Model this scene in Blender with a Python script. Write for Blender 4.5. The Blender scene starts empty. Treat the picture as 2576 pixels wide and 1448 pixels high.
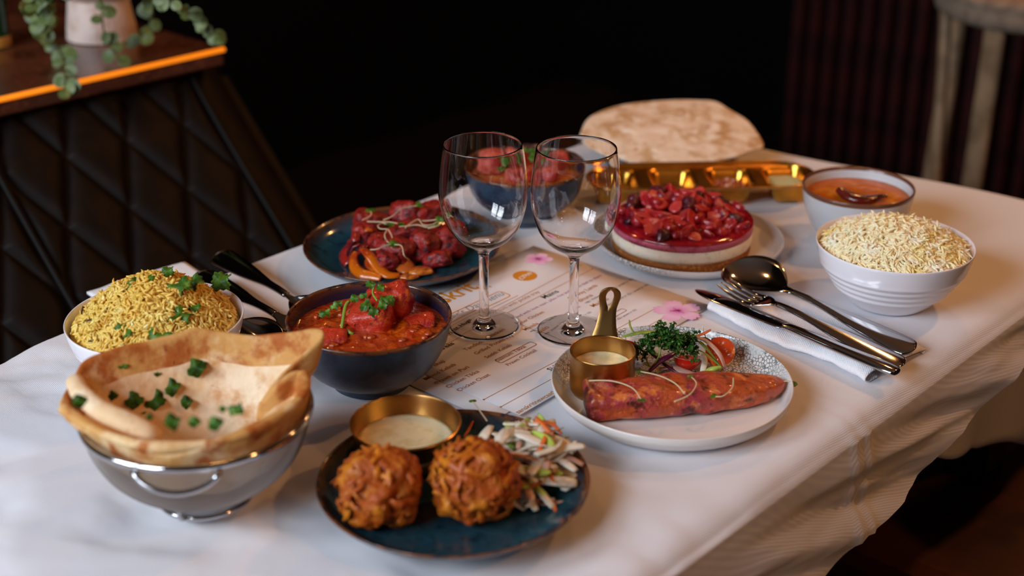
import bpy, bmesh, math, random
from mathutils import Vector, Matrix, noise
random.seed(7)
R = random.random
U = random.uniform
PI = math.pi
TZ = 0.75                      # table top above the floor; all z below are relative to it
CAM_H = 0.62                   # camera above the table top
PITCH = math.radians(24.6)
FPX = 3578.0

# ------------------------------------------------------------------ camera, world, lights, exposure
sc = bpy.context.scene
col = sc.collection
cam_d = bpy.data.cameras.new('camera')
cam = bpy.data.objects.new('camera', cam_d)
col.objects.link(cam)
cam.location = (0, 0, CAM_H + TZ)
cam.rotation_euler = (PI / 2 - PITCH, 0, 0)
cam_d.sensor_width = 36
cam_d.lens = 50
cam_d.clip_start = 0.02
cam_d.dof.use_dof = True
cam_d.dof.focus_distance = 1.32
cam_d.dof.aperture_fstop = 3.1
sc.camera = cam

world = bpy.data.worlds.new('dim_room')
sc.world = world
world.use_nodes = True
world.node_tree.nodes['Background'].inputs[0].default_value = (0.55, 0.42, 0.36, 1)
world.node_tree.nodes['Background'].inputs[1].default_value = 0.012


def lamp(name, kind, loc, energy, color, size=0.04, size_y=None, target=None):
    d = bpy.data.lights.new(name, kind)
    d.energy = energy
    d.color = color
    if kind == 'AREA':
        d.shape = 'RECTANGLE'
        d.size = size
        d.size_y = size_y or size
    else:
        d.shadow_soft_size = size
    o = bpy.data.objects.new(name, d)
    o.location = (loc[0], loc[1], loc[2] + TZ)
    if target:
        v = Vector((target[0], target[1], target[2] + TZ)) - o.location
        o.rotation_euler = v.to_track_quat('-Z', 'Y').to_euler()
    col.objects.link(o)
    return o


DAY = (0.80, 0.89, 1.0)
WARM = (1.0, 0.45, 0.15)
# daylight through the two sash windows behind and to the left of the camera (frames are built below)
WIN_C = Vector((-1.72, -0.28, 1.05))
WIN_T = Vector((0.05, 1.2, 0.0))
win_dir = (WIN_T - WIN_C)
win_dir.z = 0
win_dir.normalize()
win_side = Vector((win_dir.y, -win_dir.x, 0))
for k in (-1, 1):
    c = WIN_C + win_side * 0.46 * k
    lamp('window_daylight', 'AREA', c, 59, DAY, 0.72, 1.35, c + win_dir + Vector((0, 0, -0.28)))
# warm filament pendants of the restaurant, above and beyond the frame
for lx, ly, lz, e in ((1.25, 1.75, 1.25, 24.0), (1.05, 0.35, 1.05, 13.0), (0.75, 2.65, 1.35, 15.0), (-0.55, 2.3, 1.45, 8.0)):
    lamp('pendant_bulb', 'POINT', (lx, ly, lz), e, WARM, 0.035)

sc.view_settings.view_transform = 'Standard'
sc.view_settings.look = 'None'
sc.view_settings.exposure = 0.0
sc.view_settings.gamma = 1.0
sc.view_settings.use_curve_mapping = False
sc.cycles.sample_clamp_indirect = 30.0
sc.cycles.caustics_refractive = True
sc.cycles.caustics_reflective = True
sc.cycles.max_bounces = 12
sc.cycles.blur_glossy = 0.3

# ------------------------------------------------------------------ geometry of the view and the table
AX = math.radians(47.5)
TA = Vector((math.cos(AX), math.sin(AX), 0))       # along the table, away from the camera
TN = Vector((-math.sin(AX), math.cos(AX), 0))      # across the table, towards the bench
S_L, S_R = 1.171, 0.503                            # table edges across
T_NEAR, T_FAR = -0.12, 1.585
LIFT = 0.0015                                      # top of the cloth above the board


def P(x, y, z=0.0):
    u = (x - 1288) / FPX
    v = -(y - 724) / FPX
    d = Vector((u, math.cos(PITCH) + v * math.sin(PITCH), -math.sin(PITCH) + v * math.cos(PITCH)))
    k = (z - CAM_H) / d.z
    return Vector((0, 0, CAM_H)) + d * k


def TS(t, s, z=0.0):
    return TA * t + TN * s + Vector((0, 0, z))


# ------------------------------------------------------------------ materials
def lin(c):
    if isinstance(c, str):
        c = [int(c[i:i + 2], 16) / 255 for i in (0, 2, 4)]
    return tuple((x / 12.92 if x <= 0.04045 else ((x + 0.055) / 1.055) ** 2.4) for x in c) + (1,)


MATS = {}


def M(name, color, rough=0.5, metal=0.0, layers=(), bump=(), spec=0.5, sss=0.0, sss_r=(1, .4, .2), coat=0.0,
      trans=0.0, ior=1.45, emit=None, radial=None, zramp=None, aniso=0.0, sheen=0.0, extra=None):
    """layers: (colour, noise scale, low, high, detail[, voronoi]); radial / zramp: [(distance, colour)] in object space"""
    m = bpy.data.materials.new(name)
    MATS[name] = m
    m.use_nodes = True
    nt = m.node_tree
    N, Lk = nt.nodes, nt.links
    b = N['Principled BSDF']
    b.inputs['Roughness'].default_value = rough
    b.inputs['Metallic'].default_value = metal
    b.inputs['IOR'].default_value = ior
    b.inputs['Specular IOR Level'].default_value = spec
    b.inputs['Coat Weight'].default_value = coat
    b.inputs['Coat Roughness'].default_value = 0.06
    b.inputs['Transmission Weight'].default_value = trans
    b.inputs['Sheen Weight'].default_value = sheen
    if aniso:
        b.inputs['Anisotropic'].default_value = aniso
    if sss:
        b.inputs['Subsurface Weight'].default_value = sss
        b.inputs['Subsurface Radius'].default_value = sss_r
        b.inputs['Subsurface Scale'].default_value = 0.004
    tc = N.new('ShaderNodeTexCoord')
    src = None
    if radial or zramp:
        sep = N.new('ShaderNodeSeparateXYZ')
        Lk.new(tc.outputs['Object'], sep.inputs[0])
        if radial:
            comb = N.new('ShaderNodeCombineXYZ')
            Lk.new(sep.outputs[0], comb.inputs[0])
            Lk.new(sep.outputs[1], comb.inputs[1])
            ln = N.new('ShaderNodeVectorMath')
            ln.operation = 'LENGTH'
            Lk.new(comb.outputs[0], ln.inputs[0])
            val, stops = ln.outputs['Value'], radial
        else:
            val, stops = sep.outputs[2], zramp
        lo, hi = stops[0][0], stops[-1][0]
        nz = N.new('ShaderNodeTexNoise')
        nz.inputs['Scale'].default_value = 60
        nz.inputs['Detail'].default_value = 4
        Lk.new(tc.outputs['Object'], nz.inputs['Vector'])
        ad = N.new('ShaderNodeMath')
        ad.operation = 'MULTIPLY_ADD'
        Lk.new(nz.outputs['Fac'], ad.inputs[0])
        ad.inputs[1].default_value = (hi - lo) * 0.10
        Lk.new(val, ad.inputs[2])
        mr = N.new('ShaderNodeMapRange')
        mr.inputs['From Min'].default_value = lo + (hi - lo) * 0.05
        mr.inputs['From Max'].default_value = hi + (hi - lo) * 0.05
        Lk.new(ad.outputs[0], mr.inputs['Value'])
        rp = N.new('ShaderNodeValToRGB')
        Lk.new(mr.outputs[0], rp.inputs[0])
        el = rp.color_ramp.elements
        while len(el) < len(stops):
            el.new(0.5)
        for e, (d, c) in zip(el, stops):
            e.position = (d - lo) / (hi - lo)
            e.color = lin(c)
        src = rp.outputs[0]
    for ly in layers:
        c2, scale, lo, hi, det = ly[:5]
        kind = ly[5] if len(ly) > 5 else 'noise'
        if kind == 'noise':
            nz = N.new('ShaderNodeTexNoise')
            nz.inputs['Scale'].default_value = scale
            nz.inputs['Detail'].default_value = det
            nz.inputs['Roughness'].default_value = 0.6
            Lk.new(tc.outputs['Object'], nz.inputs['Vector'])
            fac = nz.outputs['Fac']
        elif kind == 'crack':
            nz = N.new('ShaderNodeTexVoronoi')
            nz.feature = 'DISTANCE_TO_EDGE'
            nz.inputs['Scale'].default_value = scale
            wn = N.new('ShaderNodeTexNoise')
            wn.inputs['Scale'].default_value = scale * 0.4
            mx = N.new('ShaderNodeMix')
            mx.data_type = 'VECTOR'
            mx.inputs[0].default_value = 0.002
            Lk.new(tc.outputs['Object'], wn.inputs['Vector'])
            Lk.new(tc.outputs['Object'], mx.inputs[4])
            Lk.new(wn.outputs['Color'], mx.inputs[5])
            Lk.new(mx.outputs[1], nz.inputs['Vector'])
            fac = nz.outputs['Distance']
        else:
            nz = N.new('ShaderNodeTexWave')
            nz.inputs['Scale'].default_value = scale
            nz.inputs['Distortion'].default_value = det
            nz.bands_direction = kind
            Lk.new(tc.outputs['Object'], nz.inputs['Vector'])
            fac = nz.outputs['Fac']
        mr = N.new('ShaderNodeMapRange')
        mr.interpolation_type = 'SMOOTHSTEP'
        if lo > hi:
            lo, hi = hi, lo
            mr.inputs['To Min'].default_value = 1
            mr.inputs['To Max'].default_value = 0
        mr.inputs['From Min'].default_value = lo
        mr.inputs['From Max'].default_value = hi
        Lk.new(fac, mr.inputs['Value'])
        facs = mr.outputs[0]
        if len(ly) > 6:               # mask: (axis, low, high) in object space
            sp = N.new('ShaderNodeSeparateXYZ')
            Lk.new(tc.outputs['Object'], sp.inputs[0])
            m2 = N.new('ShaderNodeMapRange')
            m2.inputs['From Min'].default_value = ly[6][1]
            m2.inputs['From Max'].default_value = ly[6][2]
            Lk.new(sp.outputs[ly[6][0]], m2.inputs['Value'])
            mu = N.new('ShaderNodeMath')
            mu.operation = 'MULTIPLY'
            Lk.new(facs, mu.inputs[0])
            Lk.new(m2.outputs[0], mu.inputs[1])
            facs = mu.outputs[0]
        mix = N.new('ShaderNodeMix')
        mix.data_type = 'RGBA'
        Lk.new(facs, mix.inputs[0])
        if src is None:
            mix.inputs[6].default_value = lin(color)
        else:
            Lk.new(src, mix.inputs[6])
        mix.inputs[7].default_value = lin(c2)
        src = mix.outputs[2]
    if src is None:
        b.inputs['Base Color'].default_value = lin(color)
    else:
        Lk.new(src, b.inputs['Base Color'])
    prev = None
    for bp in bump:
        scale, dist, strength = bp[:3]
        kind = bp[3] if len(bp) > 3 else 'noise'
        if kind == 'noise':
            nz = N.new('ShaderNodeTexNoise')
            nz.inputs['Detail'].default_value = 5
            out = 'Fac'
        elif kind == 'vor':
            nz = N.new('ShaderNodeTexVoronoi')
            out = 'Distance'
        else:
            nz = N.new('ShaderNodeTexWave')
            nz.bands_direction = kind
            out = 'Fac'
        nz.inputs['Scale'].default_value = scale
        mp = N.new('ShaderNodeMapping')
        if len(bp) > 4:
            mp.inputs['Rotation'].default_value = (0, 0, bp[4])
        Lk.new(tc.outputs['Object'], mp.inputs['Vector'])
        Lk.new(mp.outputs[0], nz.inputs['Vector'])
        bn = N.new('ShaderNodeBump')
        bn.inputs['Distance'].default_value = dist
        bn.inputs['Strength'].default_value = strength
        Lk.new(nz.outputs[out], bn.inputs['Height'])
        if prev is not None:
            Lk.new(prev, bn.inputs['Normal'])
        prev = bn.outputs[0]
    if prev is not None:
        Lk.new(prev, b.inputs['Normal'])
    if emit:
        b.inputs['Emission Color'].default_value = lin(emit[0])
        b.inputs['Emission Strength'].default_value = emit[1]
    return m


M('linen', 'dcdadf', 0.85, spec=0.15, sheen=0.15,
  bump=((230, 0.0004, 0.35, 'X', AX), (230, 0.0004, 0.3, 'Y', AX), (14, 0.004, 0.25)))
M('napkin', 'eeecf0', 0.85, spec=0.15, sheen=0.15, bump=((190, 0.0005, 0.5, 'X', 0.4), (190, 0.0004, 0.3, 'Y', 0.4)))
M('paper', 'e9e5e8', 0.6, spec=0.25, layers=(('d9dae4', 9, .55, .75, 2),))
M('ink_gold', 'c07a2c', 0.7, spec=0.2)
M('ink_brown', 'a5653a', 0.7, spec=0.2)
M('ink_orange', 'd98a22', 0.7, spec=0.2)
M('ink_black', '2a2628', 0.7, spec=0.2)
M('ink_grey', '8d8a93', 0.7, spec=0.2)
M('ink_purple', 'a04f8c', 0.7, spec=0.2)
M('ink_white', 'f3ece2', 0.7, spec=0.2)
M('ink_pink', 'f0b9dd', 0.7, spec=0.2, radial=((0, 'd95fb4'), (0.006, 'eaa2d3'), (0.014, 'f2c8e4'), (0.024, 'eeb2da')))
M('ink_magenta', 'cf4aa3', 0.7, spec=0.2)
M('ink_wash', 'd6d8e4', 0.7, spec=0.2)
M('white_glaze', 'eeeaf0', 0.16, spec=0.5, coat=0.3)
M('stone_plate', 'ddd6d2', 0.22, spec=0.5, coat=0.3,
  layers=(('6f7674', 300, .17, .03, 0, 'crack', (1, 0.000, 0.035)), ('c9cccb', 60, .5, .62, 3, 'noise', (1, 0.01, 0.06))))
M('cake_plate', 'd9d6d6', 0.22, spec=0.5, coat=0.3,
  layers=(('74756f', 300, .17, .03, 0, 'crack', (0, -0.02, -0.06)),))
M('grey_glaze', 'c9ccd0', 0.22, spec=0.5, coat=0.3)
M('copper_rim', '6b4230', 0.25, spec=0.6, coat=0.3)
M('blue_glaze_plate', '1d4a5c', 0.13, spec=0.5, coat=0.4,
  radial=((0.0, '193844'), (0.075, '1c3a46'), (0.09, '244a58'), (0.098, '2c3a48'), (0.103, '4d3322'), (0.108, '6e4325')),
  layers=(('11232e', 90, .5, .72, 6), ('3c6470', 700, .66, .75, 3)), bump=((300, .0003, .1),))
M('blue_glaze_out', '35465a', 0.3, spec=0.5, coat=0.15, layers=(('1f2c40', 40, .4, .65, 5), ('4a5f78', 900, .6, .75, 2)))
M('glaze_rim', '6e3f22', 0.22, spec=0.5, coat=0.4, layers=(('2a2226', 70, .45, .6, 4),))
M('bowl_inner', '16213a', 0.12, spec=0.5, coat=0.5, zramp=((0.03, '1c3340'), (0.048, '141a35'), (0.058, '2c2436'), (0.066, '6b4226')),
  layers=(('0c1230', 60, .55, .7, 5),))
M('gold', 'e8ac48', 0.28, 1.0, layers=(('cf8e34', 25, .4, .7, 3),))
M('brushed_gold', 'b98c52', 0.27, 1.0, bump=((700, .0002, .15, 'Z'),), layers=(('b98a48', 40, .4, .7, 3),))
M('steel', 'c3c2c4', 0.10, 1.0, bump=((600, .0001, .04),))
M('steel_dark', '8c8683', 0.12, 1.0)
M('wire', 'b4aca6', 0.38, 1.0)
M('glass', 'ffffff', 0.0, trans=1.0, ior=1.45)
M('sauce', 'e8ddb8', 0.25, spec=0.4, coat=0.2, sss=0.15, layers=(('d8cb9c', 60, .45, .65, 4), ('6f7440', 900, .70, .74, 2)), bump=((50, .002, .3),))
M('raita', 'c7c79a', 0.3, sss=0.3, layers=(('8f9b5a', 300, .6, .7, 3),), bump=((200, .001, .4),))
M('mango', 'a07420', 0.15, coat=0.5, sss=0.2)
M('pickle', '5a2410', 0.3, coat=0.4, layers=(('2c120a', 150, .45, .6, 4),))
M('onion_salad', 'b0623c', 0.35, coat=0.2, layers=(('7a2e1c', 250, .45, .6, 4), ('d39a76', 400, .6, .7, 2)))
M('curry', 'a4340a', 0.22, coat=0.4, 
  layers=(('c8560e', 55, .48, .66, 6), ('7a1d0a', 120, .55, .7, 5), ('b5260f', 35, .6, .72, 3)), bump=((130, .0035, .8), (420, .001, .5)))
M('rear_curry', 'a8562a', 0.25, coat=0.4, layers=(('c7763a', 60, .45, .65, 5),), bump=((130, .003, .7),))
M('daal', 'b85c06', 0.25, spec=.2, layers=(('d0801c', 40, .45, .65, 5), ('a04e0c', 90, .6, .7, 4)), bump=((90, .0012, .4),))
M('dried_chilli', '5a1210', 0.22, coat=0.6, layers=(('2c0a0a', 90, .5, .65, 4),), bump=((160, .002, .6),))
M('tikka', '9a1a10', 0.40, coat=0.1,
  layers=(('720e18', 60, .42, .62, 5), ('c04418', 75, .58, .70, 4), ('240809', 170, .52, .66, 7)), bump=((150, .004, .9), (520, .0014, .6)))
M('paneer_chunk', 'b83018', 0.38, coat=0.15,
  layers=(('d8681e', 50, .52, .64, 5), ('9c1826', 60, .50, .64, 5), ('300a08', 200, .60, .70, 6)), bump=((150, .003, .9), (520, .0012, .6)))
M('rear_meat', 'c45a4a', 0.4, coat=0.2, layers=(('a8302e', 50, .45, .6, 4),), bump=((190, .002, .7),))
M('pepper', 'cc640a', 0.25, coat=0.35, layers=(('a03010', 45, .46, .64, 5), ('3c1006', 120, .60, .72, 6)))
M('red_onion_cooked', '96201a', 0.25, coat=0.45, layers=(('5a0e18', 70, .45, .6, 4), ('c85a3c', 160, .62, .72, 3)))
M('onion_petal', 'b0561c', 0.28, coat=0.4, layers=(('6a240c', 180, .55, .68, 5), ('d07a2c', 60, .55, .68, 3)))
M('bhaji', 'a64a0c', 0.45, spec=.3, coat=0.1, layers=(('7a2e0a', 55, .46, .66, 5), ('c87418', 55, .48, .66, 4), ('40160a', 130, .62, .74, 5)),
  bump=((240, .003, .9), (700, .001, .5)))
M('bhaji_strand', 'a84e0e', 0.42, spec=.35, coat=0.12, layers=(('cc7a1e', 60, .46, .64, 4), ('62240a', 110, .56, .70, 4)), bump=((500, .001, .5),))
M('salmon', 'b44c22', 0.32, coat=0.3, sss=0.08,
  layers=(('9c3040', 26, .42, .54, 6, 'noise', (0, .045, .010)), ('d4743a', 60, .52, .64, 6), ('d88a72', 110, .60, .72, 5), ('4a150c', 80, .54, .68, 8), ('3c0e08', 50, .34, .58, 5, 'noise', (0, -.060, -.080))), bump=((110, .004, .8), (420, .0014, .6)))
M('rice_white', 'fbeec4', 0.45, spec=.3, sss=0.15, layers=(('f4dc8e', 26, .45, .68, 3), ('fcf5dc', 40, .5, .7, 2)))
M('rice_yellow', 'e8bc56', 0.38, sss=0.2, layers=(('f0cf70', 30, .42, .66, 3), ('cb962e', 40, .55, .70, 3), ('f6e6a4', 130, .62, .72, 2)))
M('spice_bark', '4a2c1c', 0.6)
M('onion_fried', '8a4a2a', 0.4, layers=(('5a2c1e', 200, .4, .6, 3),))
M('coriander', '486f1c', 0.45, spec=0.3, layers=(('2f5214', 150, .42, .6, 3), ('6f9438', 80, .6, .72, 2)))
M('coriander_dark', '34540c', 0.5, spec=0.2, layers=(('1e360a', 150, .45, .6, 3),))
M('stem_green', '7f9a3c', 0.35, sss=0.3)
M('parsley', '2f5c18', 0.45, spec=.3, layers=(('1a3c0e', 200, .42, .6, 3), ('55852c', 300, .58, .7, 2)))
M('sprout_stem', 'cdb894', 0.35, sss=0.3)
M('shred_white', 'e4dccc', 0.3, sss=0.35, layers=(('c6b8a4', 60, .5, .7, 3),))
M('shred_pink', 'd0a898', 0.3, sss=0.35)
M('shred_green', 'a9bb52', 0.32, sss=0.3, layers=(('7d9a34', 90, .5, .65, 3), ('d4dc96', 90, .62, .75, 3)))
M('carrot', 'd8692a', 0.35, sss=0.25)
M('cabbage_red', '5a1030', 0.3, coat=0.2, layers=(('2c0a1e', 90, .5, .65, 3), ('a86a86', 60, .68, .74, 2)))
M('tomato_skin', 'c21f0e', 0.13, coat=0.6, sss=0.15)
M('tomato_flesh', 'd24a1c', 0.18, coat=0.5, sss=0.3, layers=(('e88a4a', 120, .55, .7, 3), ('f2c79a', 260, .68, .73, 2)))
M('naan', 'e8c498', 0.7, spec=0.2, sss=0.1, layers=(('f3dfc0', 18, .45, .65, 4), ('d0965a', 22, .55, .73, 6), ('b5662e', 50, .62, .76, 6)),
  bump=((40, .004, .5), (160, .001, .5)))
M('naan_crust', 'd09a58', 0.62, spec=0.25, layers=(('e6c494', 24, .46, .62, 4), ('b0622a', 34, .46, .62, 6), ('7e3a14', 70, .60, .74, 6)),
  bump=((50, .004, .5), (160, .001, .5)))
M('flatbread', 'ead2b8', 0.7, spec=0.2, sss=0.1, layers=(('c8a074', 28, .46, .62, 6), ('f4e4d0', 34, .54, .68, 4), ('b98a5c', 45, .64, .75, 4)),
  bump=((35, .006, .6), (160, .001, .5)))
M('biscuit', '8f5228', 0.85, spec=0.15, layers=(('b0743c', 300, .5, .65, 4), ('5f3416', 420, .58, .7, 4)), bump=((500, .002, .8),))
M('cream_layer', 'efe3cf', 0.55, sss=0.4, layers=(('e0cfb6', 130, .5, .7, 2),), bump=((70, .0012, .4),))
M('pink_mousse', 'c4607a', 0.45, sss=0.35, layers=(('d27f92', 160, .6, .72, 3), ('9a2c4a', 60, .5, .66, 3)), bump=((70, .001, .35),))
M('red_jelly', 'a01226', 0.10, coat=0.6, sss=0.1, layers=(('c4202c', 40, .5, .66, 3), ('7a0c20', 60, .55, .68, 3)))
M('strawberry', 'a81622', 0.3, coat=0.3, sss=0.08, layers=(('cc2c30', 70, .52, .66, 3), ('7a0c20', 80, .50, .64, 3), ('e0a0a4', 450, .62, .74, 3)), bump=((400, .0012, .5),))
M('strawberry_cut', 'cc3e3e', 0.32, coat=0.25, sss=0.1, layers=(('e8a39c', 80, .54, .70, 3), ('b01c28', 60, .48, .62, 3)), bump=((400, .0008, .4),))
M('berry_dark', '5a1024', 0.35, coat=0.3, layers=(('a86a80', 420, .58, .70, 3), ('2e0a18', 70, .5, .65, 3)), bump=((420, .0012, .5),))
M('leather', '120a06', 0.55, spec=0.13, layers=(('1a0e07', 40, .4, .7, 4),), bump=((700, .0006, .4),))
M('leather_piping', '0c0907', 0.55, spec=0.16)
M('counter_wood', '5a301c', 0.28, coat=0.3, layers=(('3c1c10', 9, .42, .62, 6), ('7d4a2c', 120, .55, .7, 3)))
M('trim_glow', 'ff9a2c', 0.5, emit=('ff8a18', 0.85))  # warm reflection on the copper counter edge, put in as emission
M('ribbed_ceramic', 'd9c2b6', 0.5, layers=(('c4a596', 30, .45, .65, 3),))
M('soil', '1e1510', 0.9)
M('ivy_leaf', '566632', 0.5, layers=(('72804a', 50, .48, .64, 2), ('3c4a22', 60, .55, .7, 2)), sss=0.15)
M('ivy_stem', '5a5a2c', 0.6)
M('green_bottle', '0f5a34', 0.05, trans=0.7, ior=1.5)
M('bottle_label', 'b0782c', 0.5)
M('wood_dark', '2c1a10', 0.5, layers=(('1c100a', 8, .4, .6, 5),))
M('black_paint', '060505', 0.9, spec=0.1)
M('slat', '300d0c', 0.6, spec=0.2, layers=(('1e0808', 12, .4, .65, 4),))
M('slat_back', '0a0404', 0.8, spec=0.1)
M('floor_wood', '1a0e08', 0.5, layers=(('100805', 6, .4, .6, 5),))
M('stool_wood', 'a08264', 0.45, layers=(('7f664c', 14, .4, .65, 4),))
M('stool_fabric', '8a7866', 0.9, layers=(('6f6052', 60, .4, .65, 4),), bump=((400, .002, .6),))
M('chair_fabric', '14161d', 0.85, layers=(('0d0f14', 30, .4, .65, 4),), bump=((600, .001, .5),))
M('chair_leather', '4a2412', 0.5, spec=0.3, layers=(('34180c', 14, .4, .65, 4),))
M('window_paint', 'cfcac2', 0.5)
M('wall_plaster', '2a2422', 0.9, spec=0.1)


# ------------------------------------------------------------------ object helpers
def link(name, data):
    o = bpy.data.objects.new(name, data)
    col.objects.link(o)
    return o


def tag(o, label=None, cat=None, group=None, kind=None):
    if label:
        o['label'] = label
    if cat:
        o['category'] = cat
    if group:
        o['group'] = group
    if kind:
        o['kind'] = kind
    return o


def thing(name, loc, label, cat, group=None):
    e = link(name, None)
    e.empty_display_size = 0.02
    e.location = (loc[0], loc[1], loc[2] + TZ)
    tag(e, label, cat, group)
    return e


def mesh(name, geo, mats, parent=None, loc=None, smooth=True, sub=0, solid=0, bevel=0, kind=None):
    """geo = (verts, faces[, material indices]) in table-relative world space"""
    verts, faces = geo[0], geo[1]
    if parent is not None:
        org = parent.matrix_world.translation if False else Vector(world_loc(parent)) - Vector((0, 0, TZ))
    else:
        org = Vector(loc) if loc is not None else Vector(verts[0])
    me = bpy.data.meshes.new(name)
    me.from_pydata([tuple(Vector(v) - org) for v in verts], [], faces)
    me.validate()
    if isinstance(mats, str):
        mats = [mats]
    for m in mats:
        me.materials.append(MATS[m])
    if len(geo) > 2 and len(geo[2]) == len(me.polygons):
        me.polygons.foreach_set('material_index', geo[2])
    if smooth:
        me.polygons.foreach_set('use_smooth', [True] * len(me.polygons))
    me.update()
    o = link(name, me)
    if parent is not None:
        o.parent = parent
    else:
        o.location = (org.x, org.y, org.z + TZ)
    if solid:
        md = o.modifiers.new('thickness', 'SOLIDIFY')
        md.thickness = solid
        md.offset = 0
    if bevel:
        md = o.modifiers.new('bevel', 'BEVEL')
        md.width = bevel
        md.segments = 2
        md.limit_method = 'ANGLE'
    if sub:
        md = o.modifiers.new('smooth', 'SUBSURF')
        md.levels = md.render_levels = sub
    if kind:
        o['kind'] = kind
    return o


def world_loc(o):
    v = Vector(o.location)
    while o.parent is not None:
        o = o.parent
        v = v + Vector(o.location)
    return v


def join(*geos):
    V, Fc, MI = [], [], []
    for g in geos:
        k = len(V)
        V += list(g[0])
        Fc += [tuple(i + k for i in f) for f in g[1]]
        MI += list(g[2]) if len(g) > 2 else [0] * len(g[1])
    return V, Fc, MI


def lathe(c, prof, seg=64, mi=None, close=False, wob=None):
    V, Fc, MI = [], [], []
    n = len(prof)
    c = Vector(c)
    for j in range(seg):
        a = 2 * PI * j / seg
        for i, (r, z) in enumerate(prof):
            rr = r * (wob(a, i) if wob else 1)
            V.append(c + Vector((rr * math.cos(a), rr * math.sin(a), z)))
    for j in range(seg):
        k = (j + 1) % seg
        for i in range(n - 1 + (1 if close else 0)):
            i2 = (i + 1) % n
            Fc.append((j * n + i, k * n + i, k * n + i2, j * n + i2))
            MI.append(mi[i] if mi else 0)
    if not close:
        if prof[0][0] > 1e-6:
            Fc.append(tuple(j * n for j in range(seg - 1, -1, -1)))
            MI.append(mi[0] if mi else 0)
        if prof[-1][0] > 1e-6:
            Fc.append(tuple(j * n + n - 1 for j in range(seg)))
            MI.append(mi[-1] if mi else 0)
    return V, Fc, MI


def smooth_profile(pts, k=5):
    """Catmull-Rom through profile points"""
    out = []
    for i in range(len(pts) - 1):
        p0, p1, p2, p3 = pts[max(i - 1, 0)], pts[i], pts[i + 1], pts[min(i + 2, len(pts) - 1)]
        for q in range(k):
            t = q / k
            out.append(tuple(0.5 * ((2 * p1[d]) + (-p0[d] + p2[d]) * t + (2 * p0[d] - 5 * p1[d] + 4 * p2[d] - p3[d]) * t * t
                                    + (-p0[d] + 3 * p1[d] - 3 * p2[d] + p3[d]) * t ** 3) for d in range(len(p1))))
    out.append(tuple(pts[-1]))
    return out


def curve(pts, k=5):
    return [Vector(p) for p in smooth_profile([tuple(p) for p in pts], k)]


def tube(pts, r, sides=8, flat=1.0, up=None, caps=True, twist=0.0):
    """swept tube; r number, list or function of 0..1; flat squashes along the up direction"""
    pts = [Vector(p) for p in pts]
    n = len(pts)
    V, Fc = [], []
    prev = None
    for i, p in enumerate(pts):
        t = (pts[min(i + 1, n - 1)] - pts[max(i - 1, 0)])
        if t.length < 1e-9:
            t = Vector((0, 0, 1))
        t.normalize()
        if prev is None:
            u = Vector(up) if up is not None else (Vector((0, 0, 1)) if abs(t.z) < 0.9 else Vector((1, 0, 0)))
        else:
            u = prev
        u = u - t * u.dot(t)
        if u.length < 1e-6:
            u = t.orthogonal()
        u.normalize()
        prev = u
        f = i / max(n - 1, 1)
        w = t.cross(u)
        if twist:
            an = twist * f
            u, w = u * math.cos(an) + w * math.sin(an), w * math.cos(an) - u * math.sin(an)
        rr = r(f) if callable(r) else (r[i] if isinstance(r, (list, tuple)) else r)
        for j in range(sides):
            a = 2 * PI * j / sides
            V.append(p + w * (rr * math.cos(a)) + u * (rr * flat * math.sin(a)))
    for i in range(n - 1):
        for j in range(sides):
            k = (j + 1) % sides
            Fc.append((i * sides + j, i * sides + k, (i + 1) * sides + k, (i + 1) * sides + j))
    if caps:
        Fc.append(tuple(range(sides - 1, -1, -1)))
        Fc.append(tuple((n - 1) * sides + j for j in range(sides)))
    return V, Fc


_ICO = {}


def ico(level):
    if level not in _ICO:
        bm = bmesh.new()
        bmesh.ops.create_icosphere(bm, subdivisions=level, radius=1)
        _ICO[level] = ([v.co.copy() for v in bm.verts], [tuple(v.index for v in f.verts) for f in bm.faces])
        bm.free()
    return _ICO[level]


def blob(c, size, level=4, amp=0.18, freq=1.6, box=2.0, seed=0.0, rot=(0, 0, 0), amp2=0.05, freq2=5.0, floor=None, ridged=0.0):
    """noisy rounded lump; box > 2 squares it up"""
    V0, Fc = ico(level)
    c = Vector(c)
    sz = Vector(size) if hasattr(size, '__len__') else Vector((size, size, size))
    m = Matrix.Rotation(rot[2], 3, 'Z') @ Matrix.Rotation(rot[1], 3, 'Y') @ Matrix.Rotation(rot[0], 3, 'X')
    off = Vector((seed * 7.31, seed * 3.7, seed * 1.9))
    V = []
    for v in V0:
        s = 1.0
        if box != 2.0:
            s = (abs(v.x) ** box + abs(v.y) ** box + abs(v.z) ** box) ** (-1.0 / box)
        n1 = noise.noise(v * freq + off)
        n2 = noise.noise(v * freq2 + off * 2)
        s *= 1 + amp * n1 + amp2 * n2
        if ridged:
            s += ridged * (0.3 - abs(noise.noise(v * freq2 * 0.6 + off * 3)))
        q = m @ Vector((v.x * s * sz.x, v.y * s * sz.y, v.z * s * sz.z)) + c
        if floor is not None and q.z < floor:
            q.z = floor
        V.append(q)
    return V, Fc


def box(c, sx, sy, sz, ax=None):
    c = Vector(c)
    ux, uy = (Vector((1, 0, 0)), Vector((0, 1, 0))) if ax is None else (Vector(ax[0]), Vector(ax[1]))
    V = [c + ux * (a * sx / 2) + uy * (b * sy / 2) + Vector((0, 0, d * sz / 2)) for a in (-1, 1) for b in (-1, 1) for d in (-1, 1)]
    return V, [(0, 1, 3, 2), (4, 6, 7, 5), (0, 4, 5, 1), (2, 3, 7, 6), (0, 2, 6, 4), (1, 5, 7, 3)]


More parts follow.
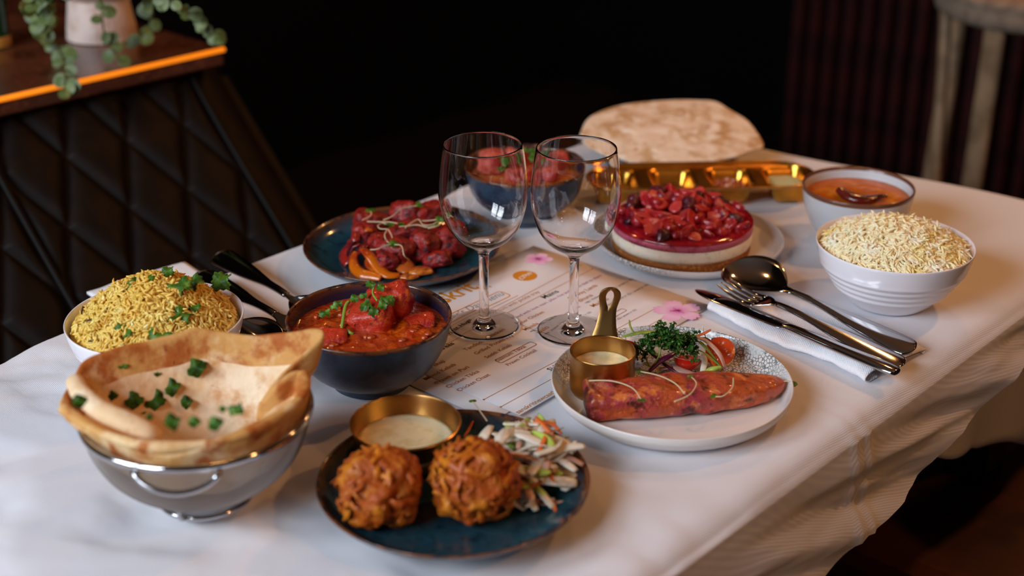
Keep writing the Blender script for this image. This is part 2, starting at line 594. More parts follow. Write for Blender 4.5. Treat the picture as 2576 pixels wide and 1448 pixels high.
def grid(fn, nu, nv, mi=None):
    V = [fn(i / nu, j / nv) for i in range(nu + 1) for j in range(nv + 1)]
    Fc = [(i * (nv + 1) + j, (i + 1) * (nv + 1) + j, (i + 1) * (nv + 1) + j + 1, i * (nv + 1) + j + 1) for i in range(nu) for j in range(nv)]
    return V, Fc


def fbm(x, y, z=0.0, o=3):
    v, a = 0.0, 1.0
    for _ in range(o):
        v += a * noise.noise(Vector((x, y, z)))
        x, y, z, a = x * 2.03 + 5.1, y * 2.03 - 3.7, z * 2.03, a * 0.5
    return v


def sstep(a, b, x):
    t = min(max((x - a) / (b - a), 0.0), 1.0)
    return t * t * (3 - 2 * t)


def interp(tab, x):
    if x <= tab[0][0]:
        return tab[0][1]
    for (a, va), (b, vb) in zip(tab, tab[1:]):
        if x <= b:
            return va + (vb - va) * (x - a) / (b - a)
    return tab[-1][1]


# ------------------------------------------------------------------ the room
FL = -TZ
mesh('floor', box((0.5, 1.5, FL - 0.05), 9, 9, 0.1), 'floor_wood', loc=(0, 0, FL), smooth=False, kind='structure')
# dark wall behind the bench and the table
wb_c = TS(2.2, 3.1, 0.75)
mesh('wall_back', box(wb_c, 4.6, 0.12, 3.0, (TA, TN)), 'black_paint', loc=wb_c, smooth=False, kind='structure')
wr_t = 3.05
w0 = P(1972, 260, 0)
w_az = w0.x / w0.y                 # ray from the lens through the left end of the slat wall
# solve for s on the plane t = wr_t along that ray
_d = Vector((w_az, 1, 0)).normalized()
s_end = (_d * (wr_t / _d.dot(TA))).dot(TN)
wc = TS(wr_t + 0.06, s_end - 1.3, 0.75)
wall_r = mesh('wall_right', box(wc, 0.10, 2.6, 3.0, (TA, TN)), 'slat_back', loc=wc, smooth=False, kind='structure')
wf = TS(3.65, s_end + 0.9, 0.75)
mesh('wall_far', box(wf, 0.10, 3.2, 3.0, (TA, TN)), 'black_paint', loc=wf, smooth=False, kind='structure')
slat_me = None
NSL = 46
for i in range(NSL):
    sc_ = s_end - 0.03 - i * 0.047
    c = TS(wr_t - 0.006, sc_, 0.75)
    if slat_me is None:
        o = mesh('slat', box(c, 0.034, 0.026, 3.0, (TA, TN)), 'slat', loc=c, smooth=False, bevel=0.004)
        slat_me = o.data
    else:
        o = link('slat', slat_me)
        md = o.modifiers.new('bevel', 'BEVEL')
        md.width = 0.004
    o.parent = wall_r
    o.location = c - wc
M('ceiling_plaster', '5e5650', 0.9, spec=0.1)
mesh('ceiling', box((0.5, 1.5, 2.27), 9, 9, 0.1), 'ceiling_plaster', loc=(0, 0, 2.27), smooth=False, kind='structure')
# window wall behind the camera: two sash windows that the daylight comes through
for k, nm in ((-1, 'window_1'), (1, 'window_2')):
    c = WIN_C + win_side * 0.46 * k + win_dir * 0.03
    geos = []
    W_, H_ = 0.78, 1.42
    for q in (-1, 0, 1):
        geos.append(box(c + win_side * (q * W_ / 2), 0.06 if q else 0.03, 0.05, H_, (win_side, win_dir)))
    for q in (-1, 0, 1):
        geos.append(box(c + Vector((0, 0, q * H_ / 2)), W_, 0.05, 0.06 if q else 0.04, (win_side, win_dir)))
    mesh(nm, join(*geos), 'window_paint', loc=c, smooth=False, kind='structure')
bw = WIN_C - win_dir * 0.12
mesh('wall_front', box(Vector((bw.x, bw.y, 0.75)), 5.0, 0.1, 3.0, (win_side, win_dir)), 'wall_plaster', loc=bw, smooth=False, kind='structure')

# ------------------------------------------------------------------ table and cloth
tt = thing('dining_table', TS((T_NEAR + T_FAR) / 2, (S_L + S_R) / 2, FL), 'long dark restaurant table under a white linen cloth', 'table')
mid = TS((T_NEAR + T_FAR) / 2, (S_L + S_R) / 2, -0.024)
mesh('tabletop', box(mid, T_FAR - T_NEAR - 0.02, S_L - S_R - 0.02, 0.028, (TA, TN)), 'wood_dark', tt, smooth=False)
for t in (T_NEAR + 0.1, T_FAR - 0.15):
    for s in (S_L - 0.07, S_R + 0.07):
        mesh('leg', box(TS(t, s, (FL - 0.03) / 2), 0.05, 0.05, TZ - 0.03, (TA, TN)), 'wood_dark', tt, smooth=False)

HEM = ((-0.2, -0.13), (0.7, -0.125), (0.85, -0.122), (0.918, -0.117), (0.985, -0.108), (1.07, -0.110), (1.12, -0.099), (1.225, -0.077), (1.307, -0.052), (1.62, -0.045))


def cloth_point(t, q):
    """q runs across: 0..0.12 left drop, 0.12..0.72 the top, 0.72..1 the right drop"""
    crease = 0.0
    for c0, h, w in ((0.985, 0.0022, 0.004), (1.005, 0.0016, 0.004), (0.47, -0.0008, 0.005), (0.19, 0.001, 0.006)):
        crease += h * math.exp(-((t - c0) / w) ** 2)
    if q < 0.12:
        f = q / 0.12
        z = -0.14 * (1 - f)
        return TS(t, S_L + 0.006 + 0.01 * (1 - f) * math.sin(t * 23), z - 0.003)
    if q <= 0.72:
        f = (q - 0.12) / 0.60
        s = S_L + (S_R - S_L) * f
        z = LIFT
        e = 0.010
        dl, dr = S_L - s, s - S_R
        z -= 0.004 * max(0, 1 - dl / 0.006) ** 2
        z -= 0.010 * max(0, 1 - dr / 0.016) ** 2
        near = sstep(0.95, 0.60, t)        # loose, rumpled cloth towards the near end
        z -= 0.0080 * near * sstep(-0.35, 0.55, fbm(t * 9 + s * 3, s * 7 - t * 2, 3.1, 4))
        z += crease * sstep(0.12, 0.0, dr - 0.01)
        ss = s - 0.873 - 0.004 * math.sin(t * 9)
        z += (0.0014 * math.exp(-(ss / 0.003) ** 2) - 0.0012 * math.exp(-((ss - 0.008) / 0.005) ** 2)) * sstep(0.62, 0.5, t)
        s2 = s - (1.10 - 0.45 * (t - 0.57))
        z += 0.0016 * math.exp(-(s2 / 0.004) ** 2) * sstep(0.09, 0.0, abs(t - 0.55))
        z = min(z, 0.0022)
        return TS(t, s, z)
    f = (q - 0.72) / 0.28
    hem = interp(HEM, t)
    z = -0.0095 + (hem + 0.0095) * f
    wave = 0.009 * fbm(t * 5 + z * 14, z * 9, 1.7, 4) + 0.003 * math.sin((t * 1.0 + z * 3.2) * 30) + 0.0022 * math.exp(-((z + 0.045 + 0.12 * (t - 1.0)) / 0.006) ** 2)
    out = 0.004 + 0.012 * f + wave * sstep(0.05, 0.45, f)
    ridge = crease * 1.6
    return TS(t, S_R - out - ridge, z)


def cloth_geo():
    nu, qs = 230, []
    qs = [0.12 * i / 6 for i in range(6)] + [0.12 + 0.60 * i / 90 for i in range(90)] + [0.72 - 0.004, 0.72 - 0.002] + [0.72 + 0.28 * i / 44 for i in range(45)]
    qs = sorted(set(qs))
    V, n = [], len(qs)
    ts_ = [T_NEAR + (1.0) * i / nu * (1.545 - T_NEAR) for i in range(nu + 1)]
    for t in ts_:
        for q in qs:
            s_here = S_L + (S_R - S_L) * min(max((q - 0.12) / 0.6, 0), 1)
            skew = (t - T_NEAR) / (1.545 - T_NEAR)
            V.append(cloth_point(t + skew ** 8 * 0.055 * sstep(1.0, 0.62, s_here), q))
    last = V[-n:]
    for dt, dz in ((0.004, -0.001), (0.008, -0.004), (0.010, -0.010), (0.012, -0.03), (0.016, -0.06), (0.018, -0.10), (0.022, -0.14)):
        for v in last:
            w = v + TA * dt
            w.z = min(v.z, v.z + dz if v.z > -0.012 else max(v.z + 0.0, dz) if v.z < dz else dz)
            w.z = min(v.z, LIFT + dz)
            V.append(w)
    rows = len(V) // n
    Fc = [(i * n + j, (i + 1) * n + j, (i + 1) * n + j + 1, i * n + j + 1) for i in range(rows - 1) for j in range(n - 1)]
    return V, Fc


cloth = mesh('tablecloth', cloth_geo(), 'linen', loc=TS(0.8, 0.84, 0))
tag(cloth, 'white linen tablecloth spread over the long table with its creased drop on one side', 'tablecloth')


def under_cloth(u, v):
    t = 1.02 + u * 0.56
    hem = interp(((1.0, -0.075), (1.14, -0.112), (1.265, -0.158), (1.381, -0.20), (1.6, -0.27)), t)
    z = -0.042 + (hem + 0.042 + 0.004 * math.sin(t * 60)) * v
    return TS(t, S_R + 0.026 - 0.006 * v + 0.008 * math.sin(t * 38 + v) * v, z)


uc = mesh('table_skirt', grid(under_cloth, 60, 16), 'linen', loc=TS(1.3, S_R, -0.05), solid=0.001)
tag(uc, 'lower white cloth hanging beneath the tablecloth drop beside the brown chair seat', 'tablecloth')


# ------------------------------------------------------------------ bench, counter and plant
def bench_profile(v):
    """v metres down the slanted face -> (s, z)"""
    if v < 0:
        return 1.653 - v * 0.9, 0.07 - 0.02 * v
    bow = 0.012 * math.exp(-v * 18)
    return 1.653 - v * 0.716 + 0.0, 0.07 - v * 0.698 + bow


B_T0, B_T1, B_T2 = 0.792, 1.117, 1.203
bench = thing('booth_bench', TS(0.8, 1.6, FL), 'dark leather booth bench with a diamond quilted back beside the table', 'bench')


def quilt(t_a, t_b):
    def fn(u, w):
        t = t_a + (t_b - t_a) * u
        v = 0.0 + 0.50 * w
        f1 = (t + 0.52 * v - 1.116) / 0.0905
        f2 = (t - 0.48 * v - 1.03) / 0.0905
        d1 = abs(f1 - round(f1))
        d2 = abs(f2 - round(f2))
        d = min(d1, d2)
        puff = 0.016 * (1 - math.exp(-d * 9.0)) - 0.006
        s, z = bench_profile(v)
        edge = min(u * (t_b - t_a), (1 - u) * (t_b - t_a))
        puff *= sstep(0, 0.02, edge)
        return TS(t, s, z) + (TN * -0.70 + Vector((0, 0, 0.714))) * puff
    return fn


mesh('quilted_panel', grid(quilt(B_T0, B_T1), 130, 190), 'leather', bench)
mesh('quilted_panel', grid(quilt(B_T0 - 0.36, B_T0), 130, 150), 'leather', bench)
for t in (B_T0, B_T1):
    pts = [TS(t, *bench_profile(v)) + (TN * -0.70 + Vector((0, 0, 0.714))) * 0.006 for v in [i * 0.025 for i in range(-1, 21)]]
    mesh('piping', tube(pts, 0.0042, 8), 'leather_piping', bench)


def bench_end(u, v):
    vv = v * 0.55
    s, z = bench_profile(vv)
    a = u * PI * 0.55
    t = B_T1 + (B_T2 - B_T1) * math.sin(min(a, PI / 2)) ** 0.9
    dp = 0.075 * (1 - math.cos(a))
    return TS(t, s, z) + (TN * 0.70 + Vector((0, 0, -0.714))) * dp


mesh('end_roll', grid(bench_end, 14, 40), 'leather', bench)
ends = [TS(B_T2 - 0.004, 1.66, 0.04), TS(B_T2 - 0.004, 1.29, -0.33), TS(B_T2 - 0.004, 1.29, FL + 0.02), TS(B_T2 - 0.004, 1.80, FL + 0.02), TS(B_T2 - 0.004, 1.80, 0.04)]
body = ends + [v - TA * (B_T2 - 0.44) for v in ends]
mesh('carcass', (body, [(0, 1, 2, 3, 4), (9, 8, 7, 6, 5)] + [(i, i + 5, (i + 1) % 5 + 5, (i + 1) % 5) for i in range(5)]), 'leather', bench, smooth=False)
mesh('seat', box(TS(0.78, 1.12, -0.33), 0.80, 0.36, 0.09, (TA, TN)), 'leather', bench, smooth=False, bevel=0.02)

cz = 0.10
cnt = thing('bar_counter', TS(0.75, 1.9, FL), 'narrow wooden counter with a warm highlight along its copper front edge behind the bench', 'counter')
ce = TS(0.66, 1.615, 0)
fr0, fr1 = TS(0.30, 1.642, cz), TS(1.160, 1.609, cz)
back0, back1 = fr0 + TN * 0.55, fr1 + TN * 0.55
top = [fr0, fr1, back1, back0]
th = Vector((0, 0, -0.026))
mesh('counter_top', ([v for v in top] + [v + th for v in top], [(0, 1, 2, 3), (7, 6, 5, 4), (0, 4, 5, 1), (1, 5, 6, 2), (2, 6, 7, 3), (3, 7, 4, 0)]), 'counter_wood', cnt, smooth=False, bevel=0.003)
nrm = -TN
mesh('trim_highlight', tube([fr0 + nrm * 0.0015 + Vector((0, 0, -0.003)), fr1 + nrm * 0.0015 + Vector((0, 0, -0.003))], 0.0036, 8), 'trim_glow', cnt)  # glowing bead drawn as the highlight on the copper lip, not a lamp
mesh('pedestal', box(TS(0.74, 1.99, (FL + cz - 0.03) / 2), 0.74, 0.30, TZ + cz - 0.03, (TA, TN)), 'wood_dark', cnt, smooth=False)

pot_c = P(258, 92, cz)
pl = thing('potted_plant', pot_c, 'trailing ivy in a pale ribbed footed pot standing on the wooden counter', 'plant')


def rib(a, i):
    return 1 + 0.012 * math.cos(a * 34)


pot_prof = smooth_profile([(0.0, 0.001), (0.045, 0.001), (0.0485, 0.004), (0.047, 0.02), (0.0425, 0.05), (0.042, 0.06), (0.058, 0.068), (0.066, 0.085), (0.066, 0.14), (0.060, 0.14), (0.058, 0.125), (0.0, 0.125)], 4)
mesh('pot', lathe(pot_c, pot_prof, 102, wob=rib), 'ribbed_ceramic', pl)
mesh('soil', lathe(pot_c + Vector((0, 0, 0.112)), [(0, 0.016), (0.04, 0.017), (0.0585, 0.014)], 32), 'soil', pl)


def leaf_geo(c, d, up, size, lobes=0, bend=0.25, n=14, deep=0.0, cup=0.0):
    d = Vector(d).normalized()
    up = Vector(up)
    up = (up - d * up.dot(d))
    up = up.normalized() if up.length > 1e-5 else d.orthogonal().normalized()
    w = d.cross(up)
    V, Fc = [Vector(c) + d * size * 0.5], []
    rings = 3
    for q in range(1, rings + 1):
        for j in range(n):
            a = 2 * PI * j / n
            r = 0.5
            if lobes:
                r *= (0.80 + 0.20 * abs(math.cos(a * lobes / 2))) * (1 - deep * (0.5 + 0.5 * math.cos(a * lobes * 3)))
            rr = r * q / rings
            x, y = 0.5 + rr * math.cos(a), rr * math.sin(a) * 0.92
            h = -bend * (x * x) * 0.8 - bend * y * y + cup * (q / rings) ** 2 * (0.3 * math.sin(a * 3))
            V.append(Vector(c) + d * (x * size) + w * (y * size) + up * (h * size))
    for j in range(n):
        Fc.append((0, 1 + j, 1 + (j + 1) % n))
    for q in range(rings - 1):
        for j in range(n):
            k = (j + 1) % n
            b0, b1 = 1 + q * n, 1 + (q + 1) * n
            Fc.append((b0 + j, b1 + j, b1 + k, b0 + k))
    return V, Fc


def vine(px_pts, leaves, ls):
    pts = curve([P(x, y, z) for x, y, z in px_pts], 6)
    vn = mesh('vine', tube(pts, 0.0012, 6), 'ivy_stem', pl)
    for i in range(leaves):
        p = pts[int((i + 0.5) / leaves * (len(pts) - 1))]
        a = U(0, 2 * PI)
        d = Vector((math.cos(a), -abs(math.sin(a)) * 0.5, U(-0.7, 0.3)))
        up = Vector((U(-.5, .5), -1.0, U(0.2, 1.0)))
        mesh('leaf', leaf_geo(p, d, up, ls * U(0.75, 1.2), bend=0.2), 'ivy_leaf', vn)


vine([(215, -40, .235), (150, -30, .24), (110, 10, .20), (105, 60, .16), (140, 110, .125), (158, 150, .116), (164, 195, .112), (160, 228, .105)], 34, 0.020)
vine([(250, -30, .235), (255, 20, .18), (262, 80, .14), (280, 120, .12), (300, 155, .11)], 9, 0.017)
vine([(310, -40, .235), (360, -20, .22), (385, 30, .17), (370, 80, .13), (345, 105, .115)], 14, 0.018)
vine([(320, -50, .235), (390, -30, .24), (430, 5, .23), (480, 40, .20), (530, 75, .17), (565, 110, .13)], 22, 0.016)
vine([(200, -40, .235), (120, -40, .25), (80, -10, .23), (95, 40, .20), (130, 75, .18)], 14, 0.019)

bt_c = P(-12, 118, cz)
bt = thing('glass_bottle', bt_c, 'green glass bottle with an amber foot standing on the wooden counter', 'bottle')
mesh('body', lathe(bt_c, smooth_profile([(0, 0.001), (0.020, 0.001), (0.0215, 0.004), (0.0215, 0.12), (0.010, 0.16), (0.009, 0.21), (0.0, 0.21)], 3), 40), 'green_bottle', bt)
mesh('foot_band', lathe(bt_c, [(0.0222, 0.002), (0.0226, 0.003), (0.0226, 0.016), (0.0222, 0.017)], 40, close=True), 'bottle_label', bt)

# ------------------------------------------------------------------ bar stool and the chairs at the table
stl = thing('bar_stool', Vector((0.93, 2.52, FL)), 'tall bar stool with bent pale wooden legs and beige seat by the slatted wall', 'stool')
sq = Vector((0.945, 2.55, 0))
mesh('seat', lathe(sq, smooth_profile([(0, -0.004), (0.10, -0.006), (0.165, 0.0), (0.175, 0.03), (0.16, 0.055), (0, 0.06)], 4), 48), 'stool_fabric', stl)
for lx, ly, tx, ty in ((2385, -10, 2345, 560), (2510, 40, 2430, 560)):
    a0, a1 = P(lx, ly, 0.02), P(tx, ty, -0.40)
    dirv = (a1 - a0)
    foot = a0 + dirv * ((FL - a0.z) / dirv.z)
    inward = (Vector((sq.x, sq.y, 0)) - Vector((a0.x, a0.y, 0))).normalized()
    pts = curve([a0 + inward * 0.07 + Vector((0, 0, 0.035)), a0 + inward * 0.025 + Vector((0, 0, 0.03)), a0 + Vector((0, 0, -0.005)), a0 + dirv * 0.2, a0 + dirv * 0.6, a1, foot], 6)
    mesh('leg', tube(pts, 0.020, 12, flat=0.55, up=inward), 'stool_wood', stl)
for bx, by in ((1.06, 2.66), (0.86, 2.70)):
    a0 = Vector((bx, by, 0.0))
    mesh('leg', tube([a0, Vector((bx + (bx - sq.x) * 0.2, by + (by - sq.y) * 0.2, FL))], 0.018, 12), 'stool_wood', stl)


def chair(t, s, label, seat_mat):
    c = TS(t, s, FL)
    ch = thing('dining_chair', c, label, 'chair', 'chairs along the open side of the table')
    mesh('seat', box(TS(t, s, -0.315), 0.44, 0.44, 0.07, (TA, TN)), seat_mat, ch, smooth=False, bevel=0.025)

    def back(u, v):
        tt_ = t + (u - 0.5) * 0.46
        bend = 0.06 * (1 - (2 * u - 1) ** 2)
        z = -0.33 + 0.44 * v - 0.03 * (2 * u - 1) ** 4 * v
        return TS(tt_, s - 0.20 - bend - 0.03 * v, z)
    mesh('backrest', grid(back, 20, 12), 'chair_fabric', ch, solid=0.04, sub=1)
    for q in (-1, 1):
        for w in (-1, 1):
            mesh('leg', tube([TS(t + q * 0.19, s + w * 0.19, -0.34), TS(t + q * 0.20, s + w * 0.20, FL)], lambda f: 0.02 - 0.007 * f, 10), 'wood_dark', ch)
    return ch


chair(0.905, 0.50, 'dark grey fabric dining chair with a curved back tucked at the table', 'chair_fabric')
chair(1.42, 0.52, 'dining chair with a brown leather seat pushed under the table', 'chair_leather')

# ------------------------------------------------------------------ tableware
TOP = 0.0025                    # things stand here on the cloth


def Z(v, z):
    v = Vector(v)
    v.z = z
    return v


def blue_plate(x, y, label):
    c = Vector((x, y, TOP))
    p = thing('blue_plate', c, label, 'plate')
    out = [(0.0, 0.002), (0.056, 0.002), (0.058, 0.0), (0.062, 0.0), (0.064, 0.003), (0.085, 0.007), (0.101, 0.015), (0.1062, 0.021)]
    rim = [(0.1070, 0.0225), (0.1060, 0.0235), (0.1042, 0.0225)]
    inn = [(0.0965, 0.0150), (0.088, 0.0105), (0.076, 0.0085), (0.070, 0.0080), (0.0, 0.0075)]
    prof = out + rim + inn
    mi = [0] * 7 + [1, 1, 1] + [2] * 6
    mesh('body', lathe(c, prof, 96, mi), ['blue_glaze_out', 'glaze_rim', 'blue_glaze_plate'], p, sub=1)
    return c


bp = blue_plate(-0.0456, 0.946, 'round blue glazed plate with brown rim under the two onion fritters')
tp = blue_plate(-0.1187, 1.4185, 'round blue glazed plate with brown rim under the red grilled chicken')


def coupe_plate(x, y, r, mat, label, name='stoneware_plate', k=1.0):
    c = Vector((x, y, TOP))
    p = thing(name, c, label, 'plate')
    prof = smooth_profile([(0, 0.001), (r * 0.70, 0.001), (r * 0.78, 0.0), (r * 0.90, 0.004), (r * 0.985, 0.013), (r, 0.0195), (r * 0.992, 0.0212), (r * 0.978, 0.0195),
                           (r * 0.93, 0.011), (r * 0.86, 0.0065), (r * 0.5, 0.0055), (0, 0.0055)], 4)
    prof = [(a, b * k) for a, b in prof]
    mesh('body', lathe(c, prof, 96), mat, p)
    return c


sp = coupe_plate(0.1412, 1.111, 0.1066, 'stone_plate', 'pale stoneware plate with grey crackle pattern holding the salmon')
cp = coupe_plate(0.1968, 1.4580, 0.1037, 'cake_plate', 'pale stoneware plate with crackle edge carrying the strawberry cheesecake', k=.70)
rp_c = Vector((0.205, 1.762, TOP))
rpl = thing('dark_plate', rp_c, 'dark blue plate mostly hidden beneath the large pale flatbread', 'plate')
mesh('body', lathe(rp_c, smooth_profile([(0, 0.001), (0.05, 0.0), (0.075, 0.006), (0.092, 0.016), (0.0915, 0.0185), (0.085, 0.013), (0.06, 0.008), (0, 0.008)], 4), 72), 'blue_glaze_out', rpl)


def bowl_geo(c, out, rim, inn, seg=80):
    prof = out + rim + inn
    return lathe(c, prof, seg, [0] * (len(out) - 1) + [1] * (len(rim) + 1) + [2] * (len(inn) - 1))


def blue_bowl(x, y, k, label):
    c = Vector((x, y, TOP))
    b = thing('blue_bowl', c, label, 'bowl')
    out = smooth_profile([(0, .004), (.031, .004), (.033, .0005), (.036, 0), (.0375, .005), (.055, .018), (.0675, .038), (.0730, .058), (.0741, .063)], 3)
    rim = [(.0743, .0648), (.0737, .0662), (.0722, .0662)]
    inn = smooth_profile([(.0712, .064), (.0700, .056), (.064, .040), (.052, .020), (.03, .010), (0, .009)], 3)
    s = lambda L: [(r * k, z) for r, z in L]
    mesh('body', bowl_geo(c, s(out), s(rim), s(inn)), ['blue_glaze_out', 'glaze_rim', 'bowl_inner'], b)
    return c


cb = blue_bowl(-0.1279, 1.1463, 1.0, 'deep blue glazed bowl of red tomato curry beside the menu')
rb = blue_bowl(0.0144, 1.548, 0.965, 'deep blue glazed bowl of curry behind the wine glasses')


def white_bowl(x, y, r, label):
    c = Vector((x, y, TOP))
    b = thing('white_bowl', c, label, 'bowl', 'white ridged rice bowls')
    out = [(0, .003), (.030, .003), (.032, .0), (.037, .0), (.041, .004), (.050, .012)]
    for i in range(4):
        z = .018 + i * .0075
        rr = .056 + i * .0048
        out += [(rr, z), (rr + .0034, z + .0028), (rr + .0030, z + .0052)]
    out += [(r * 0.965, .052), (r * 0.985, .060)]
    rim = [(r, .0645), (r * 0.993, .066), (r * 0.972, .0648)]
    inn = [(r * 0.955, .058), (r * 0.88, .040), (r * 0.66, .018), (r * 0.35, .008), (0, .007)]
    mesh('body', bowl_geo(c, out, rim, inn), ['white_glaze', 'white_glaze', 'white_glaze'], b, sub=1)
    return c


wr = white_bowl(0.3845, 1.317, 0.0785, 'white ridged bowl heaped with pale steamed rice')
yr = white_bowl(-0.3195, 1.146, 0.0790, 'white ridged bowl heaped with yellow pilau rice')

db = Vector((0.384, 1.480, TOP))
dbt = thing('grey_bowl', db, 'pale grey bowl with a brown rim filled with orange lentil daal', 'bowl')
mesh('body', bowl_geo(db, smooth_profile([(0, .003), (.028, .003), (.030, 0), (.034, 0), (.036, .005), (.048, .018), (.057, .040), (.0608, .060)], 3),
                      [(.0613, .0640), (.0606, .0655), (.0594, .0650)], smooth_profile([(.0584, .062), (.055, .042), (.044, .018), (.02, .008), (0, .007)], 3)),
     ['grey_glaze', 'copper_rim', 'grey_glaze'], dbt)

# -------- sieve basket
bk = Vector((-0.242, 0.955, TOP))
bkt = thing('sieve_basket', bk, 'stainless mesh sieve basket with wire foot holding the naan bread', 'basket')
bprof = smooth_profile([(0.012, 0.0105), (0.035, 0.0125), (0.055, 0.021), (0.072, 0.037), (0.082, 0.056), (0.0868, 0.076)], 11)
V, Fc, _ = lathe(bk, bprof, 300)
Fc = [f for f in Fc if len(f) == 4]
wm = mesh('wire_mesh', (V, Fc), 'wire', bkt)
md = wm.modifiers.new('wires', 'WIREFRAME')
md.thickness = 0.00075
md.use_even_offset = False
mesh('bottom_disc', lathe(bk, [(0, 0.0098), (0.013, 0.0102), (0.013, 0.0112), (0, 0.0108)], 40), 'wire', bkt)
mesh('rim', lathe(bk, [(0.0866, 0.0745), (0.0885, 0.0745), (0.0893, 0.077), (0.0886, 0.0800), (0.0868, 0.0805), (0.0860, 0.078)], 96, close=True), 'steel', bkt)
ring = [bk + Vector((0.036 * math.cos(a), 0.036 * math.sin(a), 0.0022)) for a in [i * 2 * PI / 48 for i in range(49)]]
mesh('foot_ring', tube(ring, 0.0022, 8, caps=False), 'steel', bkt)
for a in (0.3, 0.3 + 2 * PI / 3, 0.3 + 4 * PI / 3):
    d = Vector((math.cos(a), math.sin(a), 0))
    mesh('foot_strut', tube(curve([bk + d * 0.036 + Vector((0, 0, .002)), bk + d * 0.045 + Vector((0, 0, .007)), bk + d * 0.048 + Vector((0, 0, .017))], 5), 0.0018, 8), 'steel', bkt)
for a0 in (-PI / 2 + 0.02, PI / 2 + 0.05):
    pts = []
    for i in range(21):
        f = i / 20
        a = a0 + (f - 0.5) * 0.72
        bow = math.sin(f * PI) ** 0.6
        pts.append(bk + Vector(((0.0880 + 0.004 * bow) * math.cos(a), (0.0880 + 0.004 * bow) * math.sin(a), 0.074 - 0.013 * bow)))
    mesh('handle', tube(pts, 0.0026, 10), 'steel', bkt)

# -------- wine glasses
gl_prof = smooth_profile([(0.0, 0.0), (0.030, 0.0), (0.0335, 0.0006), (0.0345, 0.0016), (0.0335, 0.0026), (0.020, 0.0040), (0.009, 0.0070), (0.0058, 0.0120), (0.0048, 0.022), (0.0046, 0.045),
                          (0.0047, 0.070), (0.0062, 0.0795), (0.0130, 0.0855), (0.0250, 0.0940), (0.0345, 0.1070), (0.0402, 0.1240), (0.0423, 0.1400), (0.0418, 0.1560), (0.0397, 0.1730), (0.0375, 0.1870),
                          (0.0369, 0.1876), (0.0363, 0.1870), (0.0385, 0.1730), (0.0406, 0.1560), (0.0411, 0.1400), (0.0390, 0.1240), (0.0333, 0.1080), (0.0235, 0.0958), (0.0110, 0.0892), (0.0, 0.0878)], 5)
for gx, gy, lab in ((-0.0272, 1.2535, 'empty stemmed wine glass standing between the curry bowl and the other glass'),
                    (0.0594, 1.2425, 'empty stemmed wine glass standing close behind the small brass pan')):
    c = Vector((gx, gy, TOP + 0.0022))
    o = mesh('wine_glass', lathe(c, gl_prof, 96), 'glass', loc=c)
    tag(o, lab, 'wine glass')

# -------- brass sauce cups
rc = Vector((-0.0858, 0.9955, 0.0105))
rct = thing('brass_ramekin', rc, 'flared round brass sauce cup standing on the blue plate behind the fritters', 'sauce cup')
mesh('cup', lathe(rc, smooth_profile([(0, .0), (.027, .0), (.031, .001), (.0345, .006), (.0405, .022), (.0442, .0345), (.0452, .0352), (.0440, .0362), (.0432, .0345), (.0396, .022), (.0335, .0075), (.028, .002), (0, .002)], 4), 80), 'brushed_gold', rct)
sa = mesh('dip_sauce', lathe(rc, [(0, .0202), (.02, .0201), (.036, .0197), (.0388, .0203), (.0388, .014), (0, .004)], 64), 'sauce', loc=rc + Vector((0, 0, .02)))
tag(sa, 'creamy herb dip in the flared brass cup by the fritters', 'sauce')

pc = Vector((0.0800, 1.1165, 0.0085))
pct = thing('brass_pan', pc, 'miniature brass saucepan with an upright looped handle on the salmon plate', 'sauce pan')
mesh('cup', lathe(pc, smooth_profile([(0, 0), (.024, 0), (.0272, .002), (.0288, .006), (.0288, .030), (.0292, .0395), (.0286, .0402), (.0281, .0395), (.0276, .030), (.0276, .006), (.025, .002), (0, .002)], 4), 80), 'brushed_gold', pct)
sa = mesh('dip_sauce', lathe(pc, [(0, .0250), (.015, .0249), (.0265, .0246), (.0275, .0250), (.0275, .012), (0, .004)], 64), 'sauce', loc=pc + Vector((0, 0, .02)))
tag(sa, 'creamy pale dip inside the miniature brass saucepan', 'sauce')


def pan_handle():
    rows = [(0.0, .0105, 0), (.004, .0098, 0), (.010, .0082, 0), (.018, .0070, 0), (.024, .0066, 0), (.0275, .0068, .0004), (.030, .0072, .0019), (.033, .0078, .0032), (.036, .0084, .0040), (.0385, .0086, .0042), (.041, .0082, .0036), (.043, .0073, .0024), (.0442, .0062, .0004), (.0455, .0048, 0), (.0465, .0025, 0), (.0468, .0008, 0)]
    base = pc + Vector((0.0035, 0.0284, 0.037))
    up = Vector((0.12, 0.25, 1)).normalized()
    sd = Vector((1, -0.1, 0)).normalized()
    V, Fc = [], []
    for L, w, h in rows:
        out = Vector((0, 1, 0)) * (0.004 * math.sin(L * 60))
        w, h = w * 1.14, h * .84
        for x in (-w, -(w + h) / 2, -h, h, (w + h) / 2, w):
            V.append(base + up * L + sd * x + out)
    n = 6
    for i in range(len(rows) - 1):
        for j in (0, 1, 3, 4):
            Fc.append((i * n + j, (i + 1) * n + j, (i + 1) * n + j + 1, i * n + j + 1))
        if rows[i][2] == 0 and rows[i + 1][2] == 0:
            Fc.append((i * n + 2, (i + 1) * n + 2, (i + 1) * n + 3, i * n + 3))
    return V, Fc


hd = mesh('handle', pan_handle(), 'brushed_gold', pct, solid=0.0022, bevel=0.0006)
for w in hd.modifiers:
    pass
bmx = bmesh.new()
bmx.from_mesh(hd.data)
bmesh.ops.remove_doubles(bmx, verts=bmx.verts, dist=0.00005)
bmx.to_mesh(hd.data)
bmx.free()
hd.data.polygons.foreach_set('use_smooth', [True] * len(hd.data.polygons))


